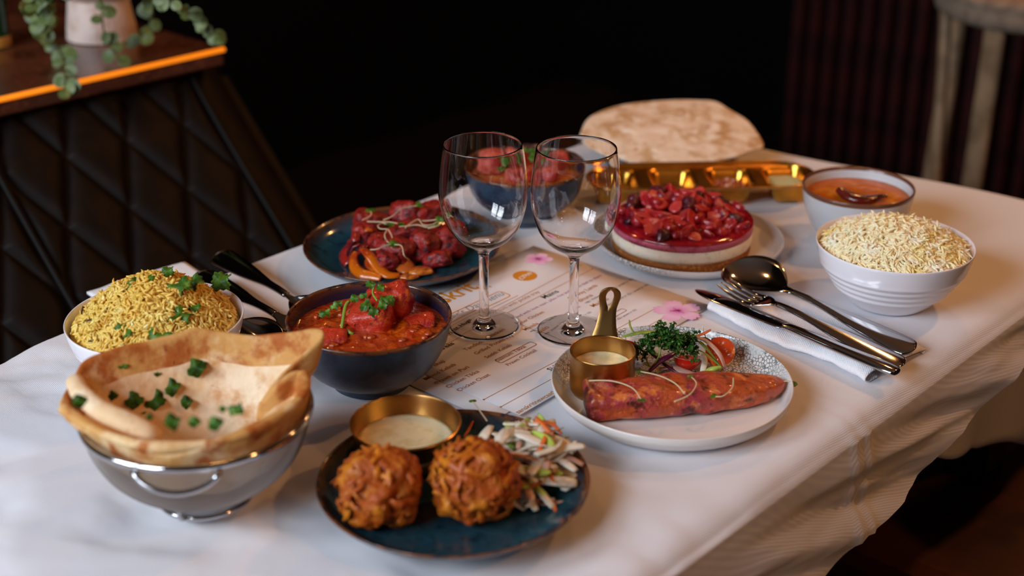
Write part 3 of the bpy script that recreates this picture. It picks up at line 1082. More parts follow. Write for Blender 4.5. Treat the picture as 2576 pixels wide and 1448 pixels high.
# -------- cutlery
def ribbon(st, m=8):
    """stations (x, half width, z, dish, thickness) -> closed surface along +x"""
    V, Fc = [], []
    st = smooth_profile(st, 4)
    ring = 2 * (m + 1)
    for x, w, z, dish, th in st:
        topv, bot = [], []
        for j in range(m + 1):
            y = -1 + 2 * j / m
            zz = z + dish * y * y
            tk = th * (1 - 0.75 * y ** 4)
            topv.append(Vector((x, y * w, zz + tk / 2)))
            bot.append(Vector((x, y * w, zz - tk / 2)))
        V += topv + bot[::-1]
    for i in range(len(st) - 1):
        for j in range(ring):
            k = (j + 1) % ring
            Fc.append((i * ring + j, i * ring + k, (i + 1) * ring + k, (i + 1) * ring + j))
    Fc.append(tuple(range(ring - 1, -1, -1)))
    Fc.append(tuple((len(st) - 1) * ring + j for j in range(ring)))
    return V, Fc


def place(geo, p0, p1, roll=0.0):
    p0, p1 = Vector(p0), Vector(p1)
    x = (p1 - p0).normalized()
    y = Vector((0, 0, 1)).cross(x).normalized()
    z = x.cross(y)
    if roll:
        y, z = y * math.cos(roll) + z * math.sin(roll), z * math.cos(roll) - y * math.sin(roll)
    return ([p0 + x * v.x + y * v.y + z * v.z for v in geo[0]],) + tuple(geo[1:])


HANDLE = [(0.0, .0025, .002, 0, .002), (.002, .0070, .002, -.0004, .0026), (.008, .0125, .0025, -.0008, .0034), (.030, .0125, .004, -.0010, .0034), (.070, .0095, .0065, -.0009, .003),
          (.105, .0052, .0085, -.0006, .0032), (.130, .0042, .0095, -.0003, .0036), (.146, .0040, .0090, -.0002, .0036)]


def spoon(p0, p1, label, mat='steel', group=None, bw=1.0, roll=0.15):
    k = (Vector(p1) - Vector(p0)).length / 0.232
    t = thing('spoon', p0, label, 'spoon', group)
    hs = [tuple(a * (k if i == 0 else 1) for i, a in enumerate(s)) for s in HANDLE]
    mesh('handle', place(ribbon(hs), p0, p1, roll), mat, t)
    bs = [(.145, .0040, .0090, -.0002, .0036), (.155, .0048, .0075, .0006, .0030), (.160, .0095, .0055, .0035, .0022), (.172, .0185, .0030, .0080, .0018), (.186, .0252, .0008, .0108, .0016), (.202, .0265, .0004, .0110, .0015),
          (.217, .0225, .0020, .0085, .0015), (.2265, .0140, .0048, .0045, .0015), (.231, .0050, .0068, .0012, .0015), (.2323, .0010, .0078, .0001, .0012)]
    bs = [tuple(a * (k if i == 0 else bw if i == 1 else 1) for i, a in enumerate(s)) for s in bs]
    mesh('spoon_bowl', place(ribbon(bs, 12), p0, p1, roll), mat, t)


def fork(p0, p1, label, mat='steel', group=None, roll=0.12):
    k = (Vector(p1) - Vector(p0)).length / 0.216
    t = thing('fork', p0, label, 'fork', group)
    hs = [tuple(a * (k if i == 0 else 1) for i, a in enumerate(s)) for s in HANDLE]
    mesh('handle', place(ribbon(hs), p0, p1, roll), mat, t)
    rs = [(.145, .0040, .0090, -.0002, .0036), (.152, .0050, .0075, .0004, .0030), (.158, .0088, .0058, .0010, .0024), (.164, .0115, .0040, .0014, .0020), (.171, .0124, .0028, .0014, .0019)]
    rs = [tuple(a * (k if i == 0 else 1) for i, a in enumerate(s)) for s in rs]
    hd_ = mesh('head', place(ribbon(rs), p0, p1, roll), mat, t)
    for j in range(4):
        y = (j - 1.5) * 0.0066
        pts = curve([Vector((.168 * k, y, .0034 + .0008 * (j in (0, 3)))), Vector((.182 * k, y, .0022)), Vector((.200 * k, y * .96, .0042)), Vector((.216 * k, y * .92, .0085))], 5)
        mesh('tine', place(tube(pts, lambda f: 0.00245 * (1 - 0.62 * f ** 2), 8, flat=0.55), p0, p1, roll), mat, hd_)


def knife(p0, p1, label, mat='steel', group=None):
    k = (Vector(p1) - Vector(p0)).length / 0.232
    t = thing('table_knife', p0, label, 'knife', group)
    hs = [(0, .003, .004, 0, .004), (.003, .0072, .004, 0, .006), (.02, .0085, .0045, 0, .0072), (.07, .0072, .0052, 0, .0072), (.112, .0056, .006, 0, .0066), (.122, .0058, .006, 0, .005)]
    hs = [tuple(a * (k if i == 0 else 1) for i, a in enumerate(s)) for s in hs]
    mesh('handle', place(ribbon(hs), p0, p1), mat, t)
    bs = [(.121, .0058, .006, 0, .004), (.126, .0088, .006, 0, .0024), (.150, .0094, .0062, 0, .0018), (.195, .0096, .0066, 0, .0016), (.216, .0082, .0068, 0, .0014), (.227, .0050, .007, 0, .0012), (.232, .0015, .007, 0, .001)]
    bs = [tuple(a * (k if i == 0 else 1) for i, a in enumerate(s)) for s in bs]
    mesh('blade', place(ribbon(bs), p0, p1), mat, t)


spoon(P(2299, 885, .012), P(1833, 680, .015), 'steel tablespoon lying on the rolled napkin beside the fork', bw=1.12, roll=-.26)
fork(P(2271, 923, .015), P(1820, 725, .016), 'four-tined steel fork lying between the spoon and the knife on the napkin', roll=-.12)
knife(P(2257, 946, .016), P(1750, 744, .007), 'steel table knife lying on the rolled napkin under the fork tines')

# left setting: three handles pointing off the table edge, heads behind the curry bowl
a0, d0 = P(546, 641, .020), Vector((.669, -.743, 0))
spoon(a0, Z(a0 + d0 * .215, .008), 'dark reflecting steel spoon with its broad handle poking past the bench side edge', 'steel_dark', bw=.7, roll=.3)
a0, d0 = P(497, 690, .018), Vector((.707, -.708, 0))
fork(a0, Z(a0 + d0 * .205, .008), 'dark reflecting steel fork lying between the curry bowl and the pilau rice', 'steel_dark', roll=.25)
a0, d0 = Vector((-.358, 1.325, .010)), Vector((.745, -.667, 0))
spoon(a0, Z(a0 + d0 * .185, .007), 'dark steel dessert spoon tucked behind the pilau rice bowl', 'steel_dark', bw=.7)


# -------- napkins
def napkin_r(u, v):
    p0, p1 = Vector((.1945, 1.2865, 0)), Vector((.3225, 1.1405, 0))
    ax = (p1 - p0).normalized()
    sd = Vector((-ax.y, ax.x, 0))
    L = (p1 - p0).length
    along = u * L
    wv = 0.0035 * math.sin(u * 9.0 + 1.0) + 0.002 * fbm(u * 8, v * 2, 0)
    prof = interp2(NAP, v)
    x, z = prof
    h = 1 - 0.30 * math.sin(u * PI * 1.1) ** 2 - 0.15 * u
    p = p0 + ax * along + sd * (x + wv * (1 - v * 0.6)) + Vector((0, 0, TOP + z * h + 0.0006 * math.sin(u * 40 + v * 9)))
    return p


def interp2(tab, f):
    k = f * (len(tab) - 1)
    i = min(int(k), len(tab) - 2)
    g = k - i
    return tuple(tab[i][d] * (1 - g) + tab[i + 1][d] * g for d in range(2))


NAP = smooth_profile([(0.020, .0010), (0.006, .0008), (0.0, .0045), (0.001, .0095), (0.008, .0125), (0.018, .0120), (0.030, .0095), (0.050, .0080), (0.075, .0065), (0.090, .0050), (0.0945, .0030), (0.090, .0008)], 4)
nk = mesh('napkin', grid(napkin_r, 50, 44), 'napkin', loc=Vector((.26, 1.22, 0)), solid=0.0012)
tag(nk, 'rolled white cloth napkin under the spoon, fork and knife beside the salmon', 'napkin')


def napkin_l(u, v):
    p0, p1 = Vector((-.3610, 1.4020, 0)), Vector((-.2150, 1.2420, 0))
    ax = (p1 - p0).normalized()
    sd = Vector((-ax.y, ax.x, 0))
    return p0 + ax * (u * (p1 - p0).length) + sd * (-.105 + v * .115) + Vector((0, 0, TOP + .0022 + .0012 * math.sin(u * 6 + v * 3) + 0.001 * fbm(u * 4, v * 4, 2)))


nk = mesh('napkin', grid(napkin_l, 30, 24), 'napkin', loc=Vector((-.29, 1.31, 0)), solid=0.003)
tag(nk, 'flat folded white napkin under the dark spoon and forks by the bench', 'napkin')

# -------- pickle tray
tr_c = Vector((0.227, 1.6075, TOP))
TRL, TRW = 0.1375, 0.0455
tr_ax = Vector((0.9987, 0.051, 0))
tr_ay = Vector((-0.051, 0.9987, 0))
WELLS = [(-0.103, .027), (-0.0345, .027), (0.0345, .027), (0.103, .027)]


def well_depth(x, y):
    best = 1.0
    for wx, hw in WELLS:
        dx, dy = abs(x - wx) - (hw - .014), abs(y) - (0.0335 - .014)
        d = math.hypot(max(dx, 0), max(dy, 0)) + min(max(dx, dy), 0) - .014
        best = min(best, d)
    return best


def tray_pt(u, v):
    x = -TRL * math.cos(u * PI) if False else (-1 + 2 * u) * TRL
    ex = max(0.0, abs(x) - (TRL - TRW))
    hw = math.sqrt(max(TRW ** 2 - ex ** 2, 1e-8))
    y = (-1 + 2 * v) * hw
    dd = min(TRW - math.hypot(ex, y), TRW)
    d = well_depth(x, y)
    z = 0.0265 - 0.0235 * sstep(0.0, -0.013, d)
    z += 0.0045 * sstep(0.0055, 0.0, dd)
    return tr_c + tr_ax * x + tr_ay * y + Vector((0, 0, z))


def tray_geo(nu=150, nv=60):
    us = [0.5 - 0.5 * math.cos(PI * i / nu) for i in range(nu + 1)]
    us = [0.35 * a + 0.65 * (i / nu) for i, a in enumerate(us)]
    us[0], us[-1] = 0.0005, 0.9995
    V = [tray_pt(u, j / nv) for u in us for j in range(nv + 1)]
    Fc = [(i * (nv + 1) + j, (i + 1) * (nv + 1) + j, (i + 1) * (nv + 1) + j + 1, i * (nv + 1) + j + 1) for i in range(nu) for j in range(nv)]
    return V, Fc


trt = thing('pickle_tray', tr_c, 'long rounded gold metal tray with four pickle wells in front of the flatbread', 'tray')
mesh('body', tray_geo(), 'gold', trt, solid=0.0016)


def well_food(i, name, mat, label, h, bump):
    wx, hw = WELLS[i]
    c = tr_c + tr_ax * wx

    def fn(u, v):
        a = u * 2 * PI
        r = v
        px_, py_ = r * (hw - .005) * math.cos(a), r * (0.0335 - .005) * math.sin(a)
        k = (abs(math.cos(a)) ** 4 + abs(math.sin(a)) ** 4) ** -0.25
        z = h * (1 - bump * r ** 3) + bump * 0.004 * fbm(px_ * 160, py_ * 160, i * 3.0, 3)
        return c + tr_ax * (px_ * k * 0.93) + tr_ay * (py_ * k * 0.93) + Vector((0, 0, z))
    o = mesh(name, grid(fn, 60, 16), mat, loc=c + Vector((0, 0, .01)))
    return tag(o, label, 'condiment')


well_food(0, 'mango_chutney', 'mango', 'amber mango chutney in the end well of the gold tray behind the glass', .0145, 0.1)
well_food(1, 'lime_pickle', 'pickle', 'dark brown pickle in the gold tray well beside the mango chutney', .0160, 0.6)
well_food(2, 'onion_salad', 'onion_salad', 'chopped pink onion salad heaped in a well of the gold tray', .0220, 0.75)
well_food(3, 'mint_raita', 'raita', 'pale green mint raita filling the gold tray well nearest the daal', .0200, 0.1)
for i in range(26):
    wx, hw = WELLS[2]
    a, r = U(0, 2 * PI), U(0, .8) ** .6
    c = tr_c + tr_ax * (wx + r * hw * .75 * math.cos(a)) + tr_ay * (r * .024 * math.sin(a)) + Vector((0, 0, .0205 - .006 * r * r))
    o = mesh('chopped_onion', blob(c, (U(.003, .005), U(.002, .003), U(.0015, .0025)), 2, box=3.5, seed=i, rot=(U(0, 3), U(0, 3), U(0, 3))), random.choice(['onion_salad', 'shred_pink', 'onion_salad']), loc=c)
    tag(o, 'small chopped piece of onion salad heaped in the gold tray', 'onion', 'chopped onion pieces in the gold tray')

# ------------------------------------------------------------------ menu card
mz = TOP + 0.0008
m_bl, m_br, m_tr = P(1306, 1044, mz), P(1789, 769, mz), P(1345, 617, mz)
MX = (m_br - m_bl).normalized()
MY = Vector((-MX.y, MX.x, 0))
mw, mh = (m_br - m_bl).length, (m_tr - m_br).dot(MY)
menu = thing('menu_card', m_bl, 'printed paper set menu lying on the cloth under the wine glasses', 'menu')


def sheet(off, zz):
    def fn(u, v):
        return m_bl + MX * (u * mw + off[0]) + MY * (v * mh + off[1]) + Vector((0, 0, zz))
    return fn


mesh('sheet', grid(sheet((0, 0), 0), 8, 8), 'paper', menu, solid=0.0004)
m2 = mesh('menu_card', grid(sheet((-0.022, 0.012), -0.0009), 8, 8), 'paper', loc=m_bl + Vector((0, 0, -0.0009)), solid=0.0004)
tag(m2, 'second paper menu sheet peeking out from under the set menu', 'menu')
INK = 0.0004


def M3(p, lift=INK):
    return Vector((p.x, p.y, mz + lift))


def c5(x, y):
    """a point of the menu seen in the photograph"""
    return M3(P(1000 + x * .3261, 600 + y * .3261, mz))


def text(s, a, b, mat='ink_brown', name='printed_line', bold=0.0, shear=0.0, squash=1.0, along=True):
    cu = bpy.data.curves.new('text', 'FONT')
    cu.body = s
    cu.size = 1
    cu.offset = bold
    cu.shear = shear
    cu.resolution_u = 3
    ob = bpy.data.objects.new('text', cu)
    me = ob.to_mesh()
    vs = [v.co.copy() for v in me.vertices]
    fs = [tuple(p.vertices) for p in me.polygons]
    ob.to_mesh_clear()
    bpy.data.objects.remove(ob)
    bpy.data.curves.remove(cu)
    x0, x1 = min(v.x for v in vs), max(v.x for v in vs)
    d = (b - a)
    L = d.dot(MX) if along else d.length
    ux = MX if along else d.normalized()
    uy = Vector((-ux.y, ux.x, 0))
    k = L / (x1 - x0)
    mesh(name, ([a + ux * ((v.x - x0) * k) + uy * (v.y * k * squash) for v in vs], fs), mat, menu, smooth=False)


def rule(a, b, w=0.00035, mat='ink_gold', dots=(True, True)):
    d = (b - a).normalized()
    n = Vector((-d.y, d.x, 0)) * w
    V = [a - n, b - n, b + n, a + n]
    Fc = [(0, 1, 2, 3)]
    for on, p in zip(dots, (a, b)):
        if on:
            k = len(V)
            V += [p + Vector((math.cos(i * PI / 5) * w * 3.2, math.sin(i * PI / 5) * w * 3.2, 0)) for i in range(10)]
            Fc.append(tuple(range(k, k + 10)))
    mesh('printed_rule', (V, Fc), mat, menu, smooth=False)


def along(a, L):
    return a + MX * L


VEG = 'veg / chicken / lamb (+ £2) / prawn (+ £3)'
text('Poppadom with pickle tray', c5(690, 614), c5(1097, 412), 'ink_gold')
text('Mains', c5(1140, 465), c5(1252, 412), 'ink_black', bold=.012)
text('served with love naan, pilau rice and masala daal to share', c5(885, 634), c5(1575, 285), 'ink_purple')
text('Butter Chicken', c5(925, 676), c5(1142, 572), 'ink_gold', bold=.01)
text('Masala', c5(990, 712), c5(1102, 660), 'ink_gold', bold=.01)
text(VEG, c5(1030, 724), c5(1420, 530), 'ink_black')
text('Balti', c5(1105, 740), c5(1177, 703), 'ink_gold', bold=.01)
text(VEG, c5(1145, 754), c5(1525, 580), 'ink_black')
text('Railway Lamb', c5(1340, 470), c5(1547, 364), 'ink_gold', bold=.01)
text('Bhuna', c5(1415, 490), c5(1518, 442), 'ink_gold', bold=.01)
text(VEG, c5(1455, 502), c5(1805, 308), 'ink_black')
text('Madras', c5(1515, 530), c5(1640, 470), 'ink_gold', bold=.01)
text(VEG, c5(1578, 546), c5(1922, 352), 'ink_black')
text('Biryani', c5(1565, 648), c5(1680, 590), 'ink_gold', bold=.01)
text('veg / chicken /', c5(1600, 656), c5(1728, 604), 'ink_black')
text('lamb (+ £2) / prawn (+ £3)', c5(1640, 662), c5(1864, 558), 'ink_black')
text('First Hugs', c5(405, 742), c5(600, 660), 'ink_black', bold=.015)
text('Entrees', c5(300, 884), c5(455, 818), 'ink_black', bold=.015)
text('Tandoori Chicken', c5(530, 868), c5(830, 716), bold=.01)
text('Grilled Potato Fry', c5(612, 896), c5(905, 752), bold=.01)
text('Seekh Kebab', c5(693, 925), c5(910, 834), bold=.01)
text('Salmum Tikka', c5(778, 950), c5(1022, 848), bold=.01)
text('Prawn Cocktail', c5(857, 983), c5(1114, 880), bold=.01)
text('Onion Bhaji', c5(165, 1052), c5(370, 948), bold=.01)
text('Mixed Kebab', c5(230, 1090), c5(466, 978), bold=.01)
text('Prawn on Puri', c5(312, 1122), c5(574, 1002), bold=.01)
text('Chicken Tikka', c5(395, 1154), c5(656, 1037), bold=.01)
text('Chicken Chaat', c5(478, 1181), c5(740, 1062), bold=.01)
text('Sides', c5(1185, 1024), c5(1290, 975), 'ink_black', bold=.015)
text('sanskritnewcastle', c5(935, 1352), c5(1255, 1184), 'ink_gold', bold=.012)
rule(c5(665, 1243), c5(1990, 540))
rule(c5(795, 1300), c5(2260, 497))
rule(c5(300, 800), c5(1415, 205))
rule(c5(380, 815), c5(1505, 235))
rule(c5(250, 770), c5(930, 440), dots=(False, False))
rule(c5(930, 655), c5(1420, 860), 0.0003, 'ink_brown', (False, False))


def rbox(pts, w, mat, name='printed_box'):
    n = len(pts)
    V, Fc = [], []
    for i, p in enumerate(pts):
        a, b = pts[i - 1], pts[(i + 1) % n]
        d = (b - a).normalized()
        q = Vector((-d.y, d.x, 0)) * w
        V += [p - q, p + q]
    for i in range(n):
        k = (i + 1) % n
        Fc.append((2 * i, 2 * k, 2 * k + 1, 2 * i + 1))
    mesh(name, (V, Fc), mat, menu, smooth=False)


def rrect(a, w, h, r):
    out = []
    for cx, cy, q in ((w - r, r, -1), (w - r, h - r, 0), (r, h - r, 1), (r, r, 2)):
        for i in range(5):
            an = (q + i / 4) * PI / 2
            out.append(a + MX * (cx + r * math.cos(an)) + MY * (cy + r * math.sin(an)))
    return out


a = c5(800, 962)
rbox(rrect(a, (c5(1100, 825) - a).dot(MX), 0.0085, .002), .00045, 'ink_brown')
a = c5(545, 600)
rbox(rrect(a - MX * 0.055, 0.055 + (c5(858, 432) - a).dot(MX), 0.0165, .004), .0006, 'ink_orange')
a = c5(1560, 668)
rbox(rrect(a, (c5(1750, 548) - a).dot(MX), 0.0065, .0015), .0004, 'ink_brown')
text("Mother's Day Menu", c5(290, 690), c5(806, 418), 'ink_grey', shear=.3, squash=1.15)
# restaurant name under a head line, with two closing strokes
text('sanskrit', c5(180, 590), c5(655, 385), 'ink_orange', squash=1.2, bold=.02)
ux = MX
for dx in (0.004, 0.009):
    b0 = c5(668, 392) + MX * dx - MY * .002
    rule(b0, b0 + MY * .014, .0011, 'ink_orange', (False, False))
b0 = c5(300, 455) + MY * .0035
rule(b0, b0 + MX * .052, .0007, 'ink_orange', (False, False))
# price badge
bc = c5(983, 288)
V = [bc + MX * ((.0125 + .0009 * (i % 2)) * math.cos(i * PI / 24)) + MY * ((.0125 + .0009 * (i % 2)) * math.sin(i * PI / 24)) for i in range(48)]
mesh('price_badge', (V, [tuple(range(48))]), 'ink_orange', menu, smooth=False)
pa = bc + Vector((0, 0, .0003)) - MX * .0102 - MY * .0050
text('£29pp', pa, pa + (MX * .0208 + MY * .0042), 'ink_white', bold=.015, along=False)


def flower(c, r, turn):
    for i in range(5):
        a0 = turn + i * 2 * PI / 5
        V, Fc = [c], []
        n = 18
        for j in range(n + 1):
            f = j / n
            a = a0 + (f - .5) * 1.34
            rr = r * (0.26 + 0.76 * math.sin(f * PI) ** 0.42 - 0.10 * math.exp(-((f - .5) / .06) ** 2)) * (1 + .06 * math.sin(j * 2.1 + i))
            V.append(c + MX * (rr * math.cos(a)) + MY * (rr * math.sin(a)))
        Fc = [(0, j + 1, j + 2) for j in range(n)]
        o = mesh('flower_petal', (V, Fc), 'ink_pink', menu, smooth=False)
        me = o.data
        for v in me.vertices:
            v.co = v.co - (c - m_bl)
        o.location = c - m_bl + Vector((0, 0, i * .00003))
    for i in range(22):
        a, rr = U(0, 2 * PI), U(.12, .36) * r
        d = MX * math.cos(a) + MY * math.sin(a)
        k = c + d * rr + Vector((0, 0, .0003))
        w = Vector((-d.y, d.x, 0)) * .00022
        mesh('flower_stamen', ([c + Vector((0, 0, .0003)) - w, c + Vector((0, 0, .0003)) + w, k + w, k - w], [(0, 1, 2, 3)]), 'ink_magenta', menu, smooth=False)


flower(c5(1085, 160), .0165, .3)
flower(c5(2160, 560), .0250, .9)

# ------------------------------------------------------------------ food helpers
def shred(name, pts, w, mat, label, group, cat='salad', flat=0.3, twist=0.0, taper=True):
    c = curve(pts, 5)
    o = mesh(name, tube(c, (lambda f: w * (0.45 + 0.55 * math.sin(PI * min(max(f, .04), .96)) ** 0.6)) if taper else w, 8, flat=flat, twist=twist), mat, loc=c[0])
    return tag(o, label, cat, group)


def coriander(c, d, up, size, label, group, mat='coriander', deep=.22, lobes=5):
    o = mesh('coriander_leaf', leaf_geo(c, d, up, size, lobes=lobes, bend=.25, n=60, deep=deep, cup=.5), mat, loc=c, solid=0.0003)
    return tag(o, label, 'herb', group)


def sprout(px_pts, label, group, leaf=.0045):
    pts = curve([P(*q) for q in px_pts], 6)
    t = thing('micro_sprout', pts[0], label, 'herb', group)
    sm_ = mesh('stem', tube(pts, lambda f: .00055 + .00015 * (1 - f), 6), 'sprout_stem', t)
    d = (pts[-1] - pts[-3]).normalized()
    for q in (-1, 1):
        mesh('leaf', leaf_geo(pts[-1], d + Vector((.8 * q, 0.1, .3)), (0, -.3, 1), leaf, bend=.3), 'coriander', sm_)
    return t


# -------- two onion bhajis
def bhaji(x, y, r, seed, label, loose):
    c = Z(P(x, y, .040), 0.0105 + r * 0.86)
    t = thing('onion_bhaji', Z(c, 0.0105), label, 'fritter', 'onion bhajis on the blue plate')
    mesh('body', blob(c, (r * .97, r * .95, r * .90), 5, amp=.20, freq=1.9, amp2=.10, freq2=4.6, seed=seed, floor=0.0107, ridged=.07), 'bhaji', t)
    random.seed(int(seed * 100))
    for i in range(loose):
        d = Vector((U(-1, 1), U(-1, .7), U(-.55, 1))).normalized()
        ax = d.cross(Vector((U(-1, 1), U(-1, 1), U(-1, 1)))).normalized()
        L = U(.5, 1.35)
        n = 9
        pts = []
        for k in range(n):
            a = (k / (n - 1) - .5) * L
            q = Matrix.Rotation(a, 3, ax) @ d
            q = (q + Vector((noise.noise(q * 3 + Vector((i, 0, 0))), noise.noise(q * 3 + Vector((0, i, 0))), 0)) * .18).normalized()
            lift = r * (1.0 + .05 * math.sin(k * 1.3 + i) + (.10 if k in (0, n - 1) and i % 4 == 0 else 0))
            p = c + Vector((q.x * lift * .99, q.y * lift * .97, q.z * lift * .92))
            p.z = max(p.z, .0125)
            pts.append(p)
        mesh('onion_strand', tube(pts, lambda f, w=U(.0014, .0040): w * (.5 + .5 * math.sin(PI * min(max(f, .06), .94))), 8, flat=.5, up=d), random.choice(['bhaji_strand', 'bhaji_strand', 'bhaji']), t)


bhaji(957, 1222, .0330, 1.3, 'rounder craggy onion bhaji, browned all over, beside the other on the blue plate', 30)
bhaji(1194, 1208, .0335, 2.6, 'onion bhaji with loose fried onion strands, next to the shredded salad', 66)

# -------- shredded salad beside the bhajis
random.seed(11)
sal_c = Z(P(1334, 1166, .02), 0)
for i in range(210):
    a, r = U(0, 2 * PI), U(0, 1) ** .5
    e = Vector((.040 * r * math.cos(a), .056 * r * math.sin(a), 0))
    e = Matrix.Rotation(-.35, 3, 'Z') @ e
    base = sal_c + e
    if (base - Vector((bp.x, bp.y, 0))).length > .093:
        continue
    h = .0115 + .038 * (1 - r ** 2.5) * U(.30, 1.0)
    an = U(0, PI)
    L = U(.010, .022)
    d = Vector((math.cos(an), math.sin(an), 0)) * L
    k = R()
    z1, z2 = U(-.006, .005), U(-.006, .005)
    pts = [Z(base - d, max(.0115, h + z1)), Z(base + Vector((U(-.004, .004), U(-.004, .004), 0)), h + U(0, .004)), Z(base + d, max(.0115, h + z2))]
    if k < .54:
        shred('onion_shred', pts, U(.0022, .0060), 'shred_white', 'pale raw onion shred in the salad beside the onion bhajis', 'onion shreds beside the bhajis', twist=U(-1, 1))
    elif k < .70:
        shred('onion_shred', pts, U(.0020, .0046), 'shred_pink', 'pinkish raw onion shred in the salad beside the onion bhajis', 'pink onion shreds beside the bhajis', twist=U(-1, 1))
    elif k < .87:
        shred('lettuce_shred', pts, U(.0020, .0050), 'shred_green', 'green lettuce shred in the salad beside the onion bhajis', 'lettuce shreds beside the bhajis', flat=.18, twist=U(-2, 2))
    else:
        shred('carrot_shred', pts, U(.0012, .0020), 'carrot', 'orange carrot shred in the salad beside the onion bhajis', 'carrot shreds beside the bhajis', flat=.5)
for pts, nm, m, w, lab in (
        ([(1275, 1060, .036), (1290, 1095, .040), (1282, 1135, .034)], 'lettuce_shred', 'shred_green', .0042, 'curled bright green lettuce strip arching up at the back of the bhaji salad'),
        ([(1330, 1050, .034), (1310, 1080, .042), (1292, 1110, .036)], 'lettuce_shred', 'shred_green', .0040, 'second curled green lettuce strip standing up in the bhaji salad'),
        ([(1235, 1070, .034), (1215, 1100, .034), (1205, 1130, .024)], 'onion_shred', 'shred_white', .0046, 'wide pale onion strip leaning towards the flared brass cup'),
        ([(1340, 1108, .038), (1365, 1120, .037), (1385, 1118, .034)], 'carrot_shred', 'carrot', .0032, 'thick orange carrot sliver on top of the bhaji salad'),
        ([(1378, 1090, .036), (1392, 1108, .036), (1396, 1120, .030)], 'carrot_shred', 'carrot', .0034, 'short thick carrot sliver by the plate rim of the bhaji salad'),
        ([(1255, 1140, .042), (1310, 1144, .043), (1362, 1160, .038)], 'carrot_shred', 'carrot', .0013, 'long thin carrot thread lying across the bhaji salad'),
        ([(1190, 1058, .020), (1178, 1082, .022), (1166, 1098, .020)], 'carrot_shred', 'carrot', .0014, 'thin carrot thread leaning on the flared brass cup')):
    shred(nm, [P(*q) for q in pts], w, m, lab, None, flat=.3)
sprout([(1225, 1058, .032), (1205, 1030, .030), (1190, 1010, .028)], 'thin pale sprout curling up behind the flared brass cup', None)

# -------- salmon fillet
sal_axis = [P(1473, 1010, .020), P(1560, 1000, .022), P(1700, 988, .023), P(1830, 978, .022), P(1920, 966, .021), P(1972, 958, .022)]
for q, z in zip(sal_axis, (.0205, .0215, .0215, .0200, .0185, .0195)):
    q.z = z
sal_axis = curve(sal_axis, 9)


def salmon_geo():
    n, m = len(sal_axis), 34
    V, Fc = [], []
    for i, p in enumerate(sal_axis):
        f = i / (n - 1)
        t = (sal_axis[min(i + 1, n - 1)] - sal_axis[max(i - 1, 0)]).normalized()
        sd = Vector((-t.y, t.x, 0)).normalized()
        w = interp(((0, .0190), (.03, .0205), (.25, .0225), (.5, .0230), (.75, .0175), (.92, .0095), (1, .0030)), f)
        h = interp(((0, .0110), (.03, .0122), (.3, .0125), (.6, .0112), (.85, .0080), (1, .0030)), f)
        for j in range(m):
            a = 2 * PI * j / m
            ca, sa_ = math.cos(a), math.sin(a)
            k = (abs(ca) ** 4.5 + abs(sa_) ** 4.5) ** (-1 / 4.5)
            q = p + sd * (w * ca * k) + Vector((0, 0, h * sa_ * k * (1.0 if sa_ > 0 else 1.0)))
            g = 1 + .15 * fbm(q.x * 60, q.y * 60, q.z * 90, 4)
            q = p + (q - p) * g
            q.z += .0018 * math.sin(f * 46 + ca * 2.2) * max(sa_, 0) * (1 - f)
            q.z = max(q.z, .0085)
            V.append(q)
    for i in range(n - 1):
        for j in range(m):
            k = (j + 1) % m
            Fc.append((i * m + j, i * m + k, (i + 1) * m + k, (i + 1) * m + j))
    for base, rev in ((0, True), ((n - 1) * m, False)):
        c = len(V)
        V.append(sum((V[base + j] for j in range(m)), Vector()) / m + (sal_axis[0] - sal_axis[2]).normalized() * (.0012 if rev else -.002))
        for j in range(m):
            k = (j + 1) % m
            Fc.append((c, base + k, base + j) if rev else (c, base + j, base + k))
    return V, Fc


so = mesh('salmon_fillet', salmon_geo(), 'salmon', loc=Z(P(1700, 1000, .01), .0085), sub=1)
tag(so, 'grilled pink and orange salmon fillet with charred edges on the pale plate', 'salmon')
sprout([(1612, 1003, .040), (1590, 975, .041), (1540, 958, .040), (1482, 957, .036)][::-1], 'pale curved sprout with a green tip lying over the blunt end of the salmon', None)
sprout([(1722, 990, .038), (1700, 965, .040), (1660, 945, .040), (1612, 934, .036)], 'pale sprout curving from the parsley down over the salmon', None)
sprout([(1696, 1010, .035), (1735, 992, .038), (1752, 965, .040), (1740, 948, .038)], 'pale arched sprout lying across the middle of the salmon', None)
sprout([(1845, 950, .036), (1842, 975, .036), (1820, 995, .034), (1800, 997, .033)], 'pale hooked sprout with a green leaf near the thin tail of the salmon', None)
sprout([(1965, 962, .022), (1978, 958, .023), (1990, 962, .022)], 'tiny green sprout leaf sticking out past the tail of the salmon', None, .006)


# -------- salad on the salmon plate
def c4(x, y, z):
    return P(1540 + x * .132, 780 + y * .132, z)


